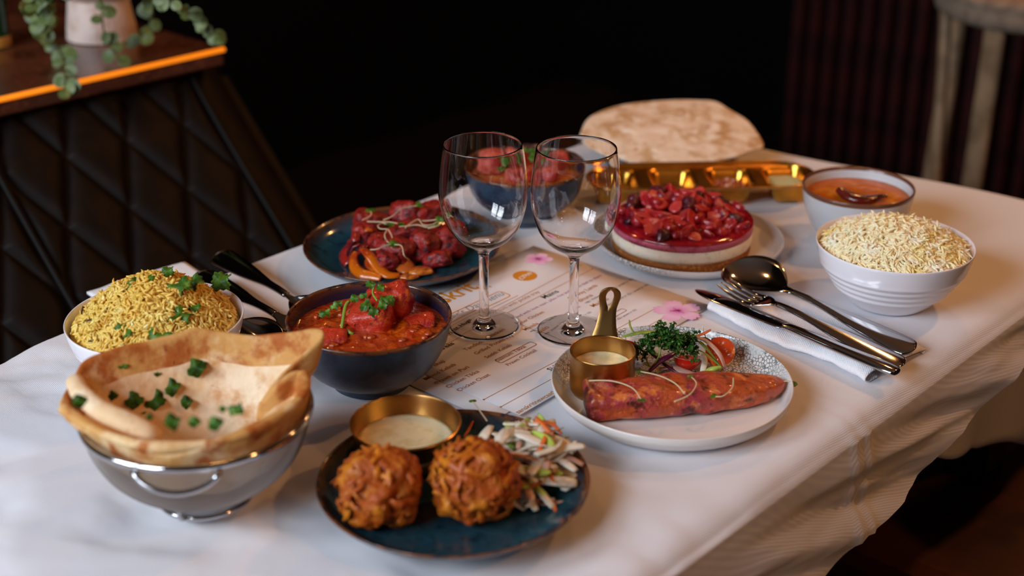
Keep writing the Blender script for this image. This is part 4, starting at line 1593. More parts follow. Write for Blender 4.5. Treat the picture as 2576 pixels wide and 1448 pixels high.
def tomato_half(c, r, nrm, label):
    c = Vector(c)
    nrm = Vector(nrm).normalized()
    u = nrm.orthogonal().normalized()
    w = nrm.cross(u)
    t = thing('cherry_tomato', c, label, 'tomato')
    V, Fc = [], []
    n, m = 32, 10
    for i in range(m + 1):
        a = i / m * PI / 2
        for j in range(n):
            b = 2 * PI * j / n
            V.append(c + (u * math.cos(b) + w * math.sin(b)) * (r * math.cos(a)) - nrm * (r * .92 * math.sin(a)))
    for i in range(m):
        for j in range(n):
            k = (j + 1) % n
            Fc.append((i * n + j, i * n + k, (i + 1) * n + k, (i + 1) * n + j))
    mesh('skin', (V, Fc), 'tomato_skin', t)
    V, Fc = [c + nrm * .0004], []
    for i in range(1, 6):
        for j in range(n):
            b = 2 * PI * j / n
            rr = r * i / 5
            V.append(c + (u * math.cos(b) + w * math.sin(b)) * rr + nrm * (.0012 * math.sin(b * 3) * (1 if i in (2, 3) else 0)))
    Fc = [(0, 1 + j, 1 + (j + 1) % n) for j in range(n)]
    for i in range(4):
        for j in range(n):
            k = (j + 1) % n
            Fc.append((1 + i * n + j, 1 + (i + 1) * n + j, 1 + (i + 1) * n + k, 1 + i * n + k))
    mesh('cut_face', (V, Fc), 'tomato_flesh', t)


tomato_half(c4(2060, 780, .024), .0135, (-.15, -.75, .65), 'halved cherry tomato showing its wet cut face by the parsley stems')
tomato_half(c4(1440, 900, .0215), .0130, (.1, .25, .95), 'halved cherry tomato lying cut side up in front of the parsley')
tomato_half(c4(280, 690, .020), .0120, (.2, .8, .55), 'red cherry tomato half tucked behind the miniature brass saucepan')
SG = 'shredded salad on the salmon plate'
for pts, nm, m, w, lab, fl in (
        ([(200, 500, .022), (500, 430, .030), (900, 400, .032)], 'lettuce_shred', 'shred_green', .0048, 'long yellow green lettuce strip along the back rim of the salmon plate', .25),
        ([(500, 450, .026), (400, 400, .030), (345, 300, .036), (330, 190, .042)], 'lettuce_shred', 'shred_green', .0024, 'yellow green lettuce shoot standing up over the salmon plate rim', .3),
        ([(400, 540, .024), (700, 490, .032), (1000, 480, .034)], 'onion_shred', 'shred_white', .0036, 'pale onion strip lying under the lettuce at the back of the salmon plate', .35),
        ([(480, 640, .020), (700, 560, .026), (950, 540, .030)], 'onion_shred', 'shred_pink', .0048, 'wide pinkish onion strip between the brass pan and the parsley', .3),
        ([(1300, 480, .034), (1500, 500, .036), (1750, 560, .036), (1950, 720, .034), (2080, 900, .028), (2150, 1100, .018)], 'onion_shred', 'shred_pink', .0028, 'long arched pink onion ring strip in front of the cut tomato', .4),
        ([(1600, 490, .032), (1750, 440, .036), (1880, 370, .040)], 'carrot_shred', 'carrot', .0030, 'flat orange carrot baton pointing over the salmon plate rim', .35),
        ([(1780, 500, .030), (1740, 400, .036), (1720, 300, .042)], 'onion_shred', 'shred_white', .0024, 'translucent onion sliver standing behind the carrot baton', .3),
        ([(1700, 520, .030), (1800, 540, .031), (1880, 580, .028)], 'cabbage_shred', 'cabbage_red', .0022, 'dark purple cabbage shred beside the carrot baton', .4),
        ([(1900, 560, .030), (1960, 540, .030), (2030, 530, .028)], 'cabbage_shred', 'cabbage_red', .0020, 'small purple cabbage curl behind the cut tomato', .4),
        ([(700, 1170, .018), (900, 980, .026), (1080, 880, .030), (1260, 780, .030)], 'cabbage_shred', 'cabbage_red', .0034, 'long purple and white cabbage strip crossing under the parsley', .5),
        ([(950, 980, .018), (1100, 1080, .016), (1290, 1190, .014)], 'cabbage_shred', 'cabbage_red', .0034, 'dark purple cabbage strip lying behind the salmon', .5),
        ([(680, 720, .020), (780, 830, .022), (900, 930, .018)], 'cabbage_shred', 'cabbage_red', .0030, 'short purple cabbage strip beside the brass pan', .5),
        ([(900, 1130, .012), (1150, 1080, .016), (1400, 1180, .015), (1700, 1260, .014), (2080, 1250, .012)], 'onion_shred', 'shred_pink', .0042, 'long pale onion strip running behind the salmon', .35),
        ([(1740, 820, .026), (1760, 1000, .020), (1710, 1200, .014)], 'onion_shred', 'shred_white', .0030, 'pale onion strip hanging down beside the front tomato half', .4),
        ([(1100, 1000, .014), (1300, 1060, .014), (1550, 1100, .013)], 'onion_shred', 'shred_white', .0044, 'pale onion strip under the front tomato half', .35),
        ([(1780, 880, .020), (1880, 960, .018), (1960, 1060, .014)], 'carrot_shred', 'carrot', .0036, 'short wide carrot strip between the two cut tomatoes', .4),
        ([(2080, 1170, .014), (2160, 1230, .013), (2230, 1270, .012)], 'carrot_shred', 'carrot', .0020, 'thin orange carrot splinter behind the salmon', .5),
        ([(2230, 1270, .013), (2380, 1240, .014), (2530, 1200, .014)], 'carrot_shred', 'carrot', .0016, 'thin curved carrot thread by the salmon tail', .5),
        ([(1780, 1190, .012), (1900, 1130, .018), (2080, 1090, .020)], 'lettuce_shred', 'shred_green', .0058, 'crumpled pale green lettuce piece behind the salmon', .5),
        ([(1000, 740, .020), (1100, 700, .024), (1180, 760, .020)], 'cabbage_shred', 'cabbage_red', .0040, 'red cabbage curl hidden under the parsley leaves', .5),
        ([(600, 1000, .014), (800, 1060, .014), (980, 1120, .012)], 'onion_shred', 'shred_white', .0044, 'pale onion strip at the foot of the parsley stem', .35)):
    shred(nm, [c4(*q) for q in pts], w, m, lab, SG, flat=fl)


def parsley_cluster(t, c, r, n):
    V, Fc = [], []
    for i in range(n):
        d = Vector((U(-1, 1), U(-1, 1), U(-.4, 1)))
        d.normalize()
        g = leaf_geo(c + d * r * U(.2, .7), d + Vector((U(-.6, .6), U(-.6, .6), U(-.2, .6))), (U(-1, 1), U(-1, .2), U(.2, 1)), r * U(.55, .95), lobes=5, bend=U(-.6, .9), n=15, deep=.35, cup=U(.5, 1.6))
        k = len(V)
        V += g[0]
        Fc += [tuple(q + k for q in f) for f in g[1]]
    mesh('leaf_tuft', (V, Fc), 'parsley', t)


random.seed(5)
pt = thing('parsley_sprig', c4(700, 1150, .014), 'curly parsley sprig with long green stems draped over the salad by the salmon', 'herb')
for pts in ([(700, 1160, .016), (850, 950, .028), (920, 780, .036), (900, 640, .042)], [(700, 1060, .018), (640, 900, .028), (590, 760, .034)], [(860, 860, .030), (760, 720, .036), (730, 600, .040)],
            [(2120, 1150, .016), (1900, 850, .030), (1650, 600, .042), (1500, 480, .048), (1150, 380, .050)], [(2080, 1080, .020), (1850, 880, .030), (1700, 780, .034), (1560, 740, .036)],
            [(1980, 960, .025), (1750, 650, .038), (1600, 590, .040), (1400, 640, .040)], [(1500, 490, .046), (1350, 470, .048), (1200, 470, .050)], [(1480, 520, .046), (1380, 540, .046), (1250, 560, .046)]):
    mesh('stem', tube(curve([c4(*q) for q in pts], 5), lambda f: .0009 - .0003 * f, 7), 'stem_green', pt)
for x, y, z, r, n in ((560, 780, .032, .0075, 14), (520, 900, .026, .0065, 12), (640, 650, .038, .0075, 14), (780, 620, .042, .0070, 14), (880, 570, .045, .0075, 14), (980, 480, .048, .0075, 14), (930, 370, .052, .0060, 12),
                      (900, 330, .054, .0050, 10), (1080, 420, .051, .0070, 14), (1150, 540, .049, .0080, 16), (1050, 620, .045, .0075, 14), (1180, 650, .045, .0075, 14), (1230, 740, .040, .0065, 12), (1120, 700, .042, .0060, 12), (1330, 720, .040, .0075, 14),
                      (1450, 640, .042, .0070, 14), (1540, 470, .049, .0052, 12), (1500, 720, .038, .0070, 14), (1490, 850, .034, .0070, 14), (1540, 900, .030, .0055, 12), (960, 700, .042, .0055, 10), (1280, 560, .047, .0060, 12)):
    parsley_cluster(pt, c4(x, y, z), r * 1.22, n + 2)


# -------- grilled chicken on the back blue plate
def c2(x, y, z):
    return P(840 + x * .152, 500 + y * .152, z)


PF = 0.0105                      # inner floor of the blue plates
CHK = [  # x, y, z centre, size, rotation, where
    (600, 390, .027, (.019, .014, .014), .3, 'at the back rim side of the heap'),
    (530, 600, .024, (.013, .012, .014), .8, 'under the onion strips'),
    (1180, 230, .033, (.017, .014, .013), -.2, 'topmost at the back of the heap'),
    (1560, 250, .030, (.017, .014, .013), .5, 'at the back beside the wine glass'),
    (1180, 560, .030, (.020, .014, .013), .1, 'in the middle under the sprouts'),
    (1020, 860, .026, (.020, .017, .015), -.5, 'in front behind the orange pepper'),
    (1480, 800, .026, (.014, .016, .018), .9, 'standing upright in the centre front'),
    (1860, 720, .025, (.019, .017, .018), .4, 'largest, closest to the wine glass stem'),
    (880, 1030, .021, (.012, .012, .011), .2, 'small, low beside the pepper strips'),
    (1700, 1000, .018, (.016, .012, .009), -.3, 'low and flat by the plate centre'),
    (800, 760, .021, (.015, .013, .011), .6, 'buried in the middle of the heap'),
]
for i, (x, y, z, sz, rz, wh) in enumerate(CHK):
    c = c2(x, y, z)
    o = mesh('chicken_piece', blob(c, sz, 4, amp=.22, freq=1.5, box=3.2, amp2=.13, freq2=4.5, seed=i + 3.3, rot=(U(-.4, .4), U(-.4, .4), rz), floor=PF), 'tikka', loc=c)
    tag(o, 'red charred chicken tikka piece ' + wh, 'chicken', 'chicken tikka pieces on the blue plate')
for pts, nm, m, w, lab, fl in (
        ([(370, 880, .026), (320, 1000, .020), (350, 1150, .014), (450, 1240, .0135), (620, 1270, .0135), (780, 1310, .0135)], 'pepper_strip', 'pepper', .0052, 'long curved orange pepper strip along the front of the chicken plate', .45),
        ([(480, 830, .030), (590, 930, .028), (690, 1060, .022), (780, 1180, .017), (900, 1260, .0145), (1090, 1260, .014)], 'pepper_strip', 'pepper', .0060, 'bright orange pepper strip arching down from the onion heap', .4),
        ([(560, 1000, .020), (600, 1110, .015), (680, 1190, .014)], 'pepper_strip', 'pepper', .0040, 'small browned pepper strip inside the pepper loop', .4),
        ([(480, 540, .032), (560, 510, .034), (640, 530, .032)], 'pepper_strip', 'pepper', .0040, 'short golden pepper piece on the left chicken pieces', .4),
        ([(380, 420, .032), (370, 560, .030), (340, 680, .026), (230, 740, .020)], 'onion_strip', 'red_onion_cooked', .0042, 'glossy red cooked onion strip hanging at the back of the heap', .4),
        ([(320, 700, .028), (220, 800, .022), (150, 930, .016), (220, 1080, .014)], 'onion_strip', 'red_onion_cooked', .0052, 'outermost glossy red onion strip curling onto the blue glaze', .4),
        ([(420, 760, .030), (330, 800, .026), (270, 950, .018), (220, 1060, .015)], 'onion_strip', 'red_onion_cooked', .0040, 'red onion strip beside the pepper loop', .4),
        ([(540, 770, .032), (460, 820, .030), (400, 900, .024), (360, 1000, .018)], 'onion_strip', 'red_onion_cooked', .0040, 'shiny red onion strip over the top of the pepper', .4),
        ([(640, 690, .028), (760, 680, .028), (830, 640, .030)], 'onion_strip', 'red_onion_cooked', .0036, 'dark onion strip between the chicken pieces', .4),
        ([(1140, 1000, .020), (1180, 1120, .016), (1250, 1220, .014)], 'onion_petal', 'onion_petal', .0085, 'browned golden onion petal standing in front of the chicken', .35),
        ([(1250, 1200, .0145), (1420, 1190, .015), (1620, 1180, .014)], 'onion_petal', 'onion_petal', .0085, 'flat browned onion petal at the front edge of the chicken plate', .35),
        ([(1100, 1290, .013), (1250, 1290, .013), (1400, 1270, .013)], 'onion_petal', 'onion_petal', .0050, 'small orange onion piece lying under the browned petals', .4)):
    shred(nm, [c2(*q) for q in pts], w * 1.25, m, lab, 'peppers and onions with the chicken', cat='vegetable', flat=fl)
SPR = 'sprouts scattered on the chicken'
for pts, lab in (
        ([(820, 350, .046), (980, 280, .049), (1100, 170, .050), (1250, 130, .050), (1380, 115, .050)], 'long pale sprout lying over the back chicken pieces'),
        ([(470, 350, .043), (560, 310, .044), (620, 260, .045), (610, 210, .046)], 'short sprout with an upright green leaf on the left chicken'),
        ([(550, 375, .042), (740, 380, .044), (940, 385, .045), (1060, 410, .045)], 'straight pale sprout across the middle of the chicken heap'),
        ([(880, 500, .045), (760, 490, .045), (730, 440, .046), (800, 400, .046), (880, 420, .046)], 'looped sprout with a green leaf pair in the middle of the chicken'),
        ([(890, 490, .045), (840, 600, .043), (880, 700, .041), (950, 760, .040)], 'sprout hanging down the front of the middle chicken piece'),
        ([(900, 500, .045), (960, 620, .043), (960, 700, .041), (930, 740, .041)], 'sprout loop beside the hanging sprout'),
        ([(600, 840, .038), (720, 830, .040), (860, 770, .041), (960, 750, .041)], 'pale sprout lying over the front chicken piece'),
        ([(1250, 1015, .026), (1160, 930, .036), (1120, 780, .041), (1000, 755, .041)], 'hooked sprout dangling towards the onion petals'),
        ([(1080, 460, .045), (1200, 450, .045), (1380, 430, .046), (1540, 470, .046), (1680, 440, .047)], 'pale sprout running towards the wine glass'),
        ([(1180, 480, .044), (1280, 400, .046), (1400, 340, .047), (1480, 430, .047), (1640, 420, .048), (1740, 350, .050)], 'wavy sprout with dense green leaves by the wine glass'),
        ([(1440, 365, .046), (1620, 355, .047), (1760, 330, .050)], 'short sprout ending in a green leaf cluster by the glass'),
        ([(1560, 490, .046), (1680, 460, .047), (1790, 400, .049), (1790, 380, .050)], 'lowest sprout with a green tip beside the wine glass')):
    sprout([(840 + x * .152, 500 + y * .152, z) for x, y, z in pts], lab, SPR, leaf=U(.005, .008))

# -------- red curry bowl contents
def food_disc(name, c, r, z, mat, label, cat, amp=.0012, dome=0.0, freq=90):
    def fn(u, v):
        a = u * 2 * PI
        x, y = r * v * math.cos(a), r * v * math.sin(a)
        return Vector((c.x + x, c.y + y, z + dome * (1 - v * v) + amp * fbm(x * freq, y * freq, z, 3) * (1 - v ** 6)))
    o = mesh(name, grid(fn, 96, 40), mat, loc=Vector((c.x, c.y, z)))
    return tag(o, label, cat)


food_disc('tomato_curry', cb, .0690, cb.z + .0525, 'curry', 'chunky red tomato curry sauce filling the deep blue bowl', 'curry', .0026, .003, 70)


def c6(x, y, z):
    return P(740 + x * .373, 480 + y * .373, z)


for x, y, z, sz, rz, lab in ((640, 745, .070, (.0215, .015, .0155), .2, 'topmost orange red paneer chunk standing high in the tomato curry'),
                             (520, 860, .062, (.020, .016, .0145), -.4, 'pinkish red paneer chunk in front of the topmost one in the curry'),
                             (420, 810, .058, (.012, .011, .010), .5, 'small paneer chunk behind the coriander stalk in the curry'),
                             (230, 1010, .055, (.017, .012, .007), .1, 'pink chunk half sunk near the front of the curry bowl'),
                             (830, 900, .054, (.016, .012, .006), .1, 'low chunk half sunk at the far end of the curry')):
    c = c6(x, y, z)
    o = mesh('curry_chunk', blob(c, sz, 4, amp=.16, freq=1.4, box=4.0, amp2=.07, freq2=4.5, seed=x * .01, rot=(.25, -.2, rz)), 'paneer_chunk', loc=c)
    tag(o, lab, 'paneer', 'chunks in the red curry')
random.seed(3)
for i in range(34):
    a, r = U(0, 2 * PI), U(.1, 1) ** .5 * .058
    c = Vector((cb.x + r * math.cos(a), cb.y + r * math.sin(a), cb.z + .0545))
    o = mesh('tomato_lump', blob(c, (U(.003, .007), U(.003, .006), U(.002, .0035)), 2, amp=.3, seed=i), 'curry', loc=c)
    tag(o, 'small soft tomato lump in the red curry sauce', 'tomato', 'tomato lumps in the red curry')
CG = 'coriander on the red curry'
st = thing('coriander_sprig', c6(320, 940, .060), 'coriander sprig with a thick green stalk standing in the red curry', 'herb')
mesh('stalk', tube(curve([c6(318, 940, .058), c6(330, 870, .064), c6(345, 780, .070), c6(370, 745, .072)], 5), .0016, 8), 'stem_green', st)
for x, y, z, d, s in ((370, 745, .072, (.6, .2, .4), .011), (370, 800, .069, (.8, -.6, -.3), .011), (330, 760, .071, (-.9, .1, .1), .010), (250, 815, .064, (-1, -.2, 0), .012), (300, 780, .067, (-1, .2, 0), .009), (370, 860, .063, (.2, -.8, -.5), .010)):
    mesh('leaf', leaf_geo(c6(x, y, z), d, (0, -.5, 1), s, lobes=5, bend=.3, n=40, deep=.2, cup=.5), 'coriander', st)
mesh('stalk', tube([c6(360, 940, .060), c6(375, 955, .060), c6(400, 965, .059)], .0016, 8), 'stem_green', st)
st = thing('coriander_sprig', c6(540, 690, .086), 'coriander sprig draped over the topmost paneer chunk in the curry', 'herb')
mesh('stalk', tube(curve([c6(540, 640, .090), c6(530, 690, .086), c6(560, 740, .083)], 5), .0009, 7), 'stem_green', st)
for x, y, z, d, s in ((545, 650, .090, (-.5, .3, .3), .011), (545, 660, .089, (.7, .1, .3), .010), (520, 740, .083, (-.7, -.6, -.2), .013), (530, 770, .080, (.1, -1, -.5), .012), (590, 700, .085, (.6, -.6, -.2), .015), (600, 730, .083, (-.1, -1, -.5), .011), (500, 700, .084, (-.9, 0, 0), .009)):
    mesh('leaf', leaf_geo(c6(x, y, z), d, (0, -.6, 1), s, lobes=5, bend=.4, n=40, deep=.2, cup=.5), 'coriander', st)

# -------- bowl behind the glasses
food_disc('rear_curry_sauce', rb, .0655, rb.z + .052, 'rear_curry', 'thick orange curry sauce filling the bowl behind the wine glasses', 'curry', .0022, .004, 70)
for x, y, z, sz, lab in ((1240, 405, .070, (.018, .015, .013), 'pink meat chunk at the outer side of the bowl behind the glasses'), (1310, 440, .064, (.014, .012, .010), 'pink meat chunk low in the bowl seen between the two glasses'),
                         (1300, 395, .068, (.015, .013, .012), 'orange meat chunk topped with herbs behind the first glass'), (1365, 435, .064, (.015, .012, .010), 'pink meat chunk behind the rim of the second glass'),
                         (1400, 400, .064, (.014, .012, .011), 'brown meat chunk at the far side of the bowl behind the glasses')):
    c = P(x, y, z)
    o = mesh('meat_chunk', blob(c, sz, 3, amp=.25, freq=1.6, box=2.8, amp2=.1, seed=x * .013), 'rear_meat', loc=c)
    tag(o, lab, 'meat', 'meat chunks in the rear bowl')
for i, (x, y, z) in enumerate(((1270, 405, .082), (1285, 395, .083), (1275, 420, .080), (1340, 380, .080), (1350, 395, .078), (1330, 395, .080), (1355, 378, .080))):
    for q in range(2):
        coriander(P(x, y, z), (U(-1, 1), U(-1, .4), .2), (0, -.4, 1), .013, 'coriander leaf on the meat curry behind the wine glasses', 'coriander on the rear curry', 'coriander')

# -------- daal with chilli
food_disc('daal', db, .0572, db.z + .0530, 'daal', 'smooth orange lentil daal filling the pale grey bowl', 'daal', .0006, .0, 60)
chp = curve([P(2108, 475, .064), P(2125, 487, .061), P(2150, 500, .059), P(2185, 502, .059), P(2215, 494, .060), P(2232, 492, .0605)], 6)
o = mesh('dried_chilli', tube(chp, lambda f: .0062 * (0.35 + math.sin(PI * min(f * 1.0 + .12, .97)) ** .8), 12, flat=.7), 'dried_chilli', loc=chp[8], sub=1)
tag(o, 'curved dark red dried chilli floating on the orange daal', 'chilli')


# -------- rice
def rice(c, r, zr, dome, n, mat, name, label, seed, L=(.0065, .0095), peak=(0, 0), pw=1.0, W=(.0011, .0014), curl=.07):
    random.seed(seed)
    t = thing(name, Vector((c.x, c.y, zr)), label, 'rice')

    def hz(x, y):
        dx, dy = x - peak[0] * r, y - peak[1] * r
        q = min(math.hypot(x, y) / r, 1.0)
        q2 = min(math.hypot(dx, dy) / (r * 1.15), 1.0)
        return zr + dome * (1 - q ** 2.4) * (1 - .35 * q2 ** pw) + .0016 * fbm(x * 60, y * 60, seed, 2)

    def fn(u, v):
        a = u * 2 * PI
        x, y = r * v * math.cos(a), r * v * math.sin(a)
        return Vector((c.x + x, c.y + y, hz(x, y) - .0003))
    mesh('mound', grid(fn, 64, 26), mat, t)
    V, Fc = [], []
    sides, rings = 5, 6
    for i in range(n):
        a, q = U(0, 2 * PI), math.sqrt(R()) * .945
        x, y = r * q * math.cos(a), r * q * math.sin(a)
        e = .002
        nx, ny = (hz(x - e, y) - hz(x + e, y)) / (2 * e), (hz(x, y - e) - hz(x, y + e)) / (2 * e)
        nv = Vector((nx, ny, 1)).normalized()
        tang = nv.orthogonal().normalized()
        tang = Matrix.Rotation(U(0, 2 * PI), 3, nv) @ tang
        tilt = random.gauss(0, .24)
        if R() < .05:
            tilt = U(.5, 1.1)
        d = (tang * math.cos(tilt) + nv * math.sin(tilt)).normalized()
        ln = U(*L)
        w = U(*W)
        bend = random.gauss(0, curl)
        side = d.cross(nv).normalized()
        p = Vector((c.x + x, c.y + y, hz(x, y) + U(-.0006, .0016) + abs(math.sin(tilt)) * ln * .25))
        k = len(V)
        up = side.cross(d)
        for g in range(rings):
            f = g / (rings - 1)
            rr = w * (max(math.sin(PI * (f * .94 + .03)), 0) ** .45)
            q_ = p + d * ((f - .5) * ln) + side * (bend * ln * (1 - (2 * f - 1) ** 2)) + up * (.06 * ln * (1 - (2 * f - 1) ** 2))
            for s_ in range(sides):
                an = 2 * PI * s_ / sides
                V.append(q_ + side * (rr * math.cos(an)) + up * (rr * math.sin(an)))
        for g in range(rings - 1):
            for s_ in range(sides):
                s2 = (s_ + 1) % sides
                Fc.append((k + g * sides + s_, k + g * sides + s2, k + (g + 1) * sides + s2, k + (g + 1) * sides + s_))
        Fc.append(tuple(k + s_ for s_ in range(sides - 1, -1, -1)))
        Fc.append(tuple(k + (rings - 1) * sides + s_ for s_ in range(sides)))
    mesh('grains', (V, Fc), mat, t, kind='stuff')
    return hz


hz_w = rice(wr, .0735, wr.z + .0580, .026, 2300, 'rice_white', 'steamed_rice', 'pale long grain steamed rice heaped in the white bowl by the daal', 21, L=(.0105, .0150), W=(.00115, .00150), curl=.06)
hz_y = rice(yr, .0738, yr.z + .0560, .046, 2700, 'rice_yellow', 'pilau_rice', 'golden yellow pilau rice heaped high in the white bowl by the naan', 22, L=(.0080, .0118), peak=(-.05, .05), W=(.0012, .0016), curl=.13)


def cr(x, y):
    return 150 + x * .1902, 660 + y * .1902


def on_rice(x, y, lift=.0015):
    """where the ray through a picture point meets the yellow mound"""
    best = None
    for i in range(70):
        z = .125 - i * .001
        p = P(x, y, z)
        if math.hypot(p.x - yr.x, p.y - yr.y) < .0745 and hz_y(p.x - yr.x, p.y - yr.y) >= z:
            return p + Vector((0, 0, lift))
    return P(x, y, .075)


YG = 'coriander on the pilau rice'
for x, y, s, d, lab in ((1270, 800, .024, (.3, .3, 0), 'largest coriander leaf lying on the front of the pilau rice'), (1120, 830, .018, (-.8, -.3, 0), 'coriander leaf lobe beside the largest leaf on the pilau rice'),
                        (1300, 880, .018, (.3, -1, -.2), 'coriander leaf hanging towards the naan from the pilau rice'), (1420, 740, .016, (.8, .2, .1), 'coriander lobe at the far side of the largest leaf'),
                        (490, 690, .015, (.8, .5, .2), 'small coriander leaf on the outer slope of the pilau rice'), (1290, 290, .018, (-.7, -.2, .1), 'coriander leaf on the crest of the pilau rice'),
                        (1450, 300, .017, (.7, -.4, .1), 'darker coriander leaf beside the crest of the pilau rice'), (1350, 215, .010, (.5, .4, .5), 'tiny coriander leaf sticking up at the rice crest'),
                        (1650, 280, .014, (.7, -.3, .2), 'coriander leaf on the back slope of the pilau rice'), (1985, 380, .017, (.6, .2, .5), 'upright coriander leaf at the bowl rim of the pilau rice'),
                        (1780, 550, .011, (.1, -.8, .1), 'small bright coriander scrap in the middle of the pilau rice')):
    coriander(on_rice(*cr(x, y)), d, (0, -.55, 1), s * 1.45, lab, YG)
for x0, y0, x1, y1, w, lab in ((270, 850, 500, 760, .0018, 'brown spice bark shard on the outer slope of the pilau rice'), (290, 680, 320, 560, .0012, 'dark clove stick upright at the edge of the pilau rice'),
                               (2230, 770, 2340, 700, .0014, 'dark spice pod near the bowl rim in the pilau rice'), (1560, 830, 1700, 800, .0022, 'dark brown spice piece beside the largest coriander leaf'), (380, 1060, 520, 1090, .0022, 'dark brown fried onion tangle low in the pilau rice')):
    pts = [on_rice(*cr(x0, y0)), on_rice(*cr((x0 + x1) / 2, (y0 + y1) / 2), .003), on_rice(*cr(x1, y1))]
    shred('spice_piece', pts, w, 'spice_bark', lab, None, cat='spice', flat=.5)
for x0, y0, x1, y1, lab in ((800, 230, 900, 240, 'brown fried onion sliver at the crest of the pilau rice'), (1780, 360, 1900, 390, 'brown fried onion ring near the back rim in the pilau rice'), (620, 630, 680, 660, 'small fried onion bit by the outer coriander leaf'), (830, 420, 900, 430, 'pinkish onion bit in the upper pilau rice'), (260, 930, 340, 900, 'brown onion sliver low on the outer slope of the pilau rice')):
    pts = [on_rice(*cr(x0, y0)), on_rice(*cr((x0 + x1) / 2, (y0 + y1) / 2 - 10), .002), on_rice(*cr(x1, y1))]
    shred('fried_onion', pts, .0024, 'onion_fried', lab, None, cat='onion', flat=.4)

# -------- naan in the sieve basket
RIM = [(185, 948, .100), (215, 905, .106), (325, 862, .110), (430, 842, .110), (520, 829, .110), (650, 836, .109), (812, 828, .119), (748, 898, .104), (694, 962, .091), (655, 1008, .077), (704, 962, .093), (760, 936, .100), (770, 990, .095), (705, 1052, .090),
       (610, 1102, .088), (505, 1126, .0875), (400, 1134, .0875), (285, 1104, .088), (195, 1058, .0905), (152, 1022, .096)]
rim_w = [P(*q) for q in RIM]
rim_c = curve(rim_w + rim_w[:1], 7)[:-1]
n_center = Vector((bk.x + .012, bk.y - .002, .025))


def naan_geo():
    n, rows = len(rim_c), 22
    V, Fc, MI = [], [], []
    for i, rv in enumerate(rim_c):
        for k in range(rows + 1):
            f = .04 + .96 * k / rows
            h = f ** .66
            p = n_center + (rv - n_center) * h
            p.z = n_center.z + (rv.z - n_center.z) * (f ** 2.5)
            fold = .0030 * fbm(p.x * 26, p.y * 26, 4.0, 3) + .0016 * math.sin(i / n * 2 * PI * 9 + f * 4) * f
            p += Vector((0, 0, fold))
            # stay inside the sieve below its rim
            dx, dy = p.x - bk.x, p.y - bk.y
            rr = math.hypot(dx, dy)
            lim = interp([(z, r) for r, z in bprof], p.z - TOP) - .006 + .05 * sstep(.070, .112, p.z)
            if rr > lim:
                p.x, p.y = bk.x + dx * lim / rr, bk.y + dy * lim / rr
            V.append(p)
    c = len(V)
    V.append(n_center.copy())
    m = rows + 1
    for i in range(n):
        j = (i + 1) % n
        Fc.append((c, i * m, j * m))
        MI.append(0)
        for k in range(rows):
            Fc.append((i * m + k, i * m + k + 1, j * m + k + 1, j * m + k))
            MI.append(1 if k >= rows - 3 else 0)
    return V, Fc, MI


nt_ = thing('naan_bread', n_center, 'warm golden naan bread folded into the mesh basket and sprinkled with herbs', 'bread')
mesh('bread', naan_geo(), ['naan', 'naan_crust'], nt_, solid=0.0044, sub=1)
lf = curve([P(188, 955, .098), P(200, 985, .097), P(250, 1030, .094), P(320, 1062, .091), P(372, 1085, .086), P(392, 1098, .080)], 6)
mesh('folded_flap', tube(lf, lambda f: .0068 + .0022 * math.sin(f * PI), 12, flat=.85), 'naan', nt_, sub=1)
lf = curve([P(156, 1024, .096), P(190, 1050, .0925), P(270, 1095, .089), P(390, 1124, .0885), P(505, 1118, .0885), P(600, 1096, .0895), P(690, 1052, .092), P(755, 1000, .0955), P(767, 962, .0985), P(762, 940, .0995)], 7)
mesh('rolled_crust', tube(lf, lambda f: .0046 + .0012 * math.sin(f * 23) * math.sin(f * PI), 12, flat=.9), 'naan_crust', nt_, sub=1)


def on_naan(x, y):
    for i in range(100):
        z = .125 - i * .001
        p = P(x, y, z)
        d = Vector((p.x - n_center.x, p.y - n_center.y))
        # height of the bread along this direction
        best = min(rim_c, key=lambda q: -Vector((q.x - n_center.x, q.y - n_center.y)).normalized().dot(d.normalized()) if d.length > 1e-6 else 0)
        Rr = Vector((best.x - n_center.x, best.y - n_center.y)).length
        f = min((d.length / Rr) ** (1 / .66), 1.2)
        if n_center.z + (best.z - n_center.z) * f ** 2.5 + .0030 >= z:
            return p + Vector((0, -.002, .002))
    return P(x, y, .05)


def cn(x, y):
    return 100 + x * .4904, 620 + y * .4904


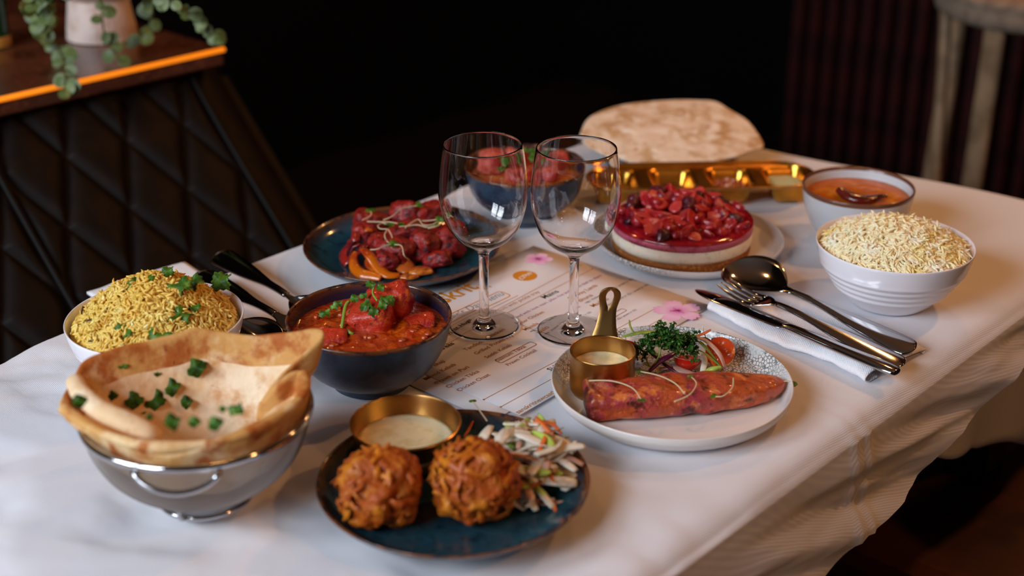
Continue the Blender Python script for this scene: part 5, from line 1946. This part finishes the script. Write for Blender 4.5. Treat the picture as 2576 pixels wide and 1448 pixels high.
NG = 'herb scraps on the naan'
for x, y, s, d, dk, lab in ((700, 620, .013, (-.8, .2, .2), 1, 'herb scrap at the upper end of the green trail on the naan'), (750, 640, .015, (.6, 0, .2), 1, 'dark herb tuft in the middle of the naan back wall'), (700, 680, .013, (-.2, -.7, -.4), 1, 'curled herb strip below the dark tuft on the naan'),
                            (640, 750, .016, (-.5, -.6, -.3), 1, 'wide herb leaf in the centre trail on the naan'), (560, 800, .014, (-.5, -.3, -.2), 0, 'herb leaf at the lower end of the trail on the naan'), (430, 795, .014, (.5, .1, 0), 1, 'oval herb leaf on the shaded fold of the naan'),
                            (345, 765, .008, (.8, -.2, 0), 1, 'small herb leaf high on the shaded fold of the naan'), (770, 770, .010, (-.2, -.9, -.3), 1, 'thin herb strip on the right of the trail on the naan'), (695, 860, .012, (0, -1, -.2), 1, 'narrow upright herb strip in the naan hollow'),
                            (990, 815, .011, (.3, -.5, 0), 0, 'green herb leaf on the wall under the naan point'), (860, 920, .010, (.8, 0, .2), 0, 'herb leaf at the front lip of the naan hollow'), (760, 905, .008, (.7, .1, 0), 0, 'pale herb bit at the front of the naan hollow'),
                            (400, 612, .008, (.8, .1, 0), 0, 'tiny herb bit near the top of the shaded naan fold'), (585, 655, .006, (.6, .2, 0), 1, 'tiny herb crumb to the left of the dark tuft'), (920, 840, .005, (.6, .2, 0), 0, 'tiny herb crumb beside the green leaf on the naan'), (545, 880, .005, (.6, .2, 0), 1, 'tiny herb crumb deep in the naan hollow'), (165, 808, .010, (.6, .2, .1), 1, 'herb scrap on the outer crust tip of the naan')):
    coriander(on_naan(*cn(x, y)), d, (0, -.75, .65), s * 1.2, lab, NG, 'coriander_dark' if dk else 'coriander', deep=.10, lobes=3)

# -------- large flatbread at the back
fb_pts = [(1457, 345), (1478, 305), (1530, 275), (1600, 256), (1690, 249), (1760, 254), (1800, 262), (1835, 282), (1880, 305), (1905, 330), (1922, 362), (1900, 378), (1840, 402), (1780, 414), (1700, 419), (1620, 412), (1560, 395), (1490, 370)]
fb_out = []
for x, y in fb_pts:
    f = (y - 249) / 170
    fb_out.append(P(x, y, .052 - .026 * f))
fb_c = sum(fb_out, Vector()) / len(fb_out)
fb_rim = curve(fb_out + fb_out[:1], 6)[:-1]


def flat_geo():
    n, rows = len(fb_rim), 20
    V, Fc = [], []
    for i, rv in enumerate(fb_rim):
        for k in range(rows + 1):
            f = .03 + .97 * k / rows
            p = fb_c + (rv - fb_c) * f
            p.z += .006 * (1 - f * f) + .0026 * fbm(p.x * 45, p.y * 45, 1.0, 3) * (1 - f ** 8)
            p.z += .003 * math.sin(i / n * 2 * PI * 3 + 1) * f * f
            V.append(p)
    c = len(V)
    V.append(fb_c + Vector((0, 0, .006)))
    m = rows + 1
    for i in range(n):
        j = (i + 1) % n
        Fc.append((c, i * m, j * m))
        for k in range(rows):
            Fc.append((i * m + k, i * m + k + 1, j * m + k + 1, j * m + k))
    return V, Fc


o = mesh('flatbread', flat_geo(), 'flatbread', loc=fb_c, solid=.0045, sub=1)
tag(o, 'large pale blistered round flatbread lying on the dark plate behind the gold tray', 'bread')

# -------- strawberry cheesecake
ck = Vector((0.1866, 1.4490, 0.0068))
ckt = thing('strawberry_cheesecake', ck, 'round strawberry cheesecake with biscuit base and jelly topped fruit on the stoneware plate', 'cake')


def wobble(a, i):
    return 1 + .006 * noise.noise(Vector((math.cos(a) * 6, math.sin(a) * 6, i * .3)))


mesh('biscuit_base', lathe(ck, [(0, 0), (.0740, 0), (.0755, .0015), (.0759, .0055), (.0759, .0115), (0, .0115)], 120, wob=wobble), 'biscuit', ckt)
mesh('cream_layer', lathe(ck, [(0, .0113), (.0759, .0113), (.0766, .0140), (.0771, .0252), (0, .0255)], 260, wob=lambda a, i: 1 + .0022 * math.sin(a * 130 + 2 * math.sin(a * 9))), 'cream_layer', ckt)
mesh('mousse_layer', lathe(ck, [(0, .0250), (.0771, .0250), (.0774, .0290), (.0776, .0322), (0, .0325)], 260, wob=lambda a, i: 1 + .0020 * math.sin(a * 124 + 2 * math.sin(a * 7))), 'pink_mousse', ckt)
mesh('jelly_glaze', lathe(ck, [(0, .0320), (.0775, .0320), (.0779, .0333), (.0770, .0346), (.070, .0350), (.03, .0353), (0, .0353)], 120), 'red_jelly', ckt)
random.seed(17)


def strawberry_piece(c, s, kind, seed):
    V0, Fc = ico(3)
    m = Matrix.Rotation(U(0, 2 * PI), 3, 'Z') @ Matrix.Rotation(U(-.9, .9), 3, 'X') @ Matrix.Rotation(U(-.9, .9), 3, 'Y')
    V = []
    cut = U(.05, .55)
    for v in V0:
        x, y, z = v
        taper = 1 - .38 * x
        q = Vector((x * 1.15, y * taper * .9, z * taper * .8))
        if kind != 2 and q.z > cut:
            q.z = cut + (q.z - cut) * .06
        q *= 1 + .10 * noise.noise(v * 2.2 + Vector((seed, 0, 0)))
        V.append(c + m @ (q * s))
    fcx = []
    for f in Fc:
        zc = sum(V0[i].z for i in f) / 3
        fcx.append(1 if (kind != 2 and zc > max(cut, 0.05)) else 0)
    mesh('strawberry_piece', (V, Fc, fcx), ['berry_dark' if kind == 2 else 'strawberry', 'strawberry_cut'], ckt)


for i in range(64):
    a = i * 2.39996
    q = math.sqrt((i + .6) / 64) * .0685
    x, y = q * math.cos(a) + U(-.004, .004), q * math.sin(a) + U(-.004, .004)
    hh = .0378 + .0070 * math.exp(-((x + .006) ** 2 + (y - .030) ** 2) / .0010) + .003 * max(0, 1 - q / .07)
    strawberry_piece(ck + Vector((x, y, hh + U(-.001, .002))), U(.0066, .0112) * (1 if q < .055 else .85), random.choice([0, 0, 1, 1, 2]), i)
for i in range(7):
    x, y = U(-.030, .018), U(.016, .048)
    strawberry_piece(ck + Vector((x, y, .0460 + U(0, .004))), U(.0075, .0105), random.choice([0, 1, 1, 2]), i + 90)
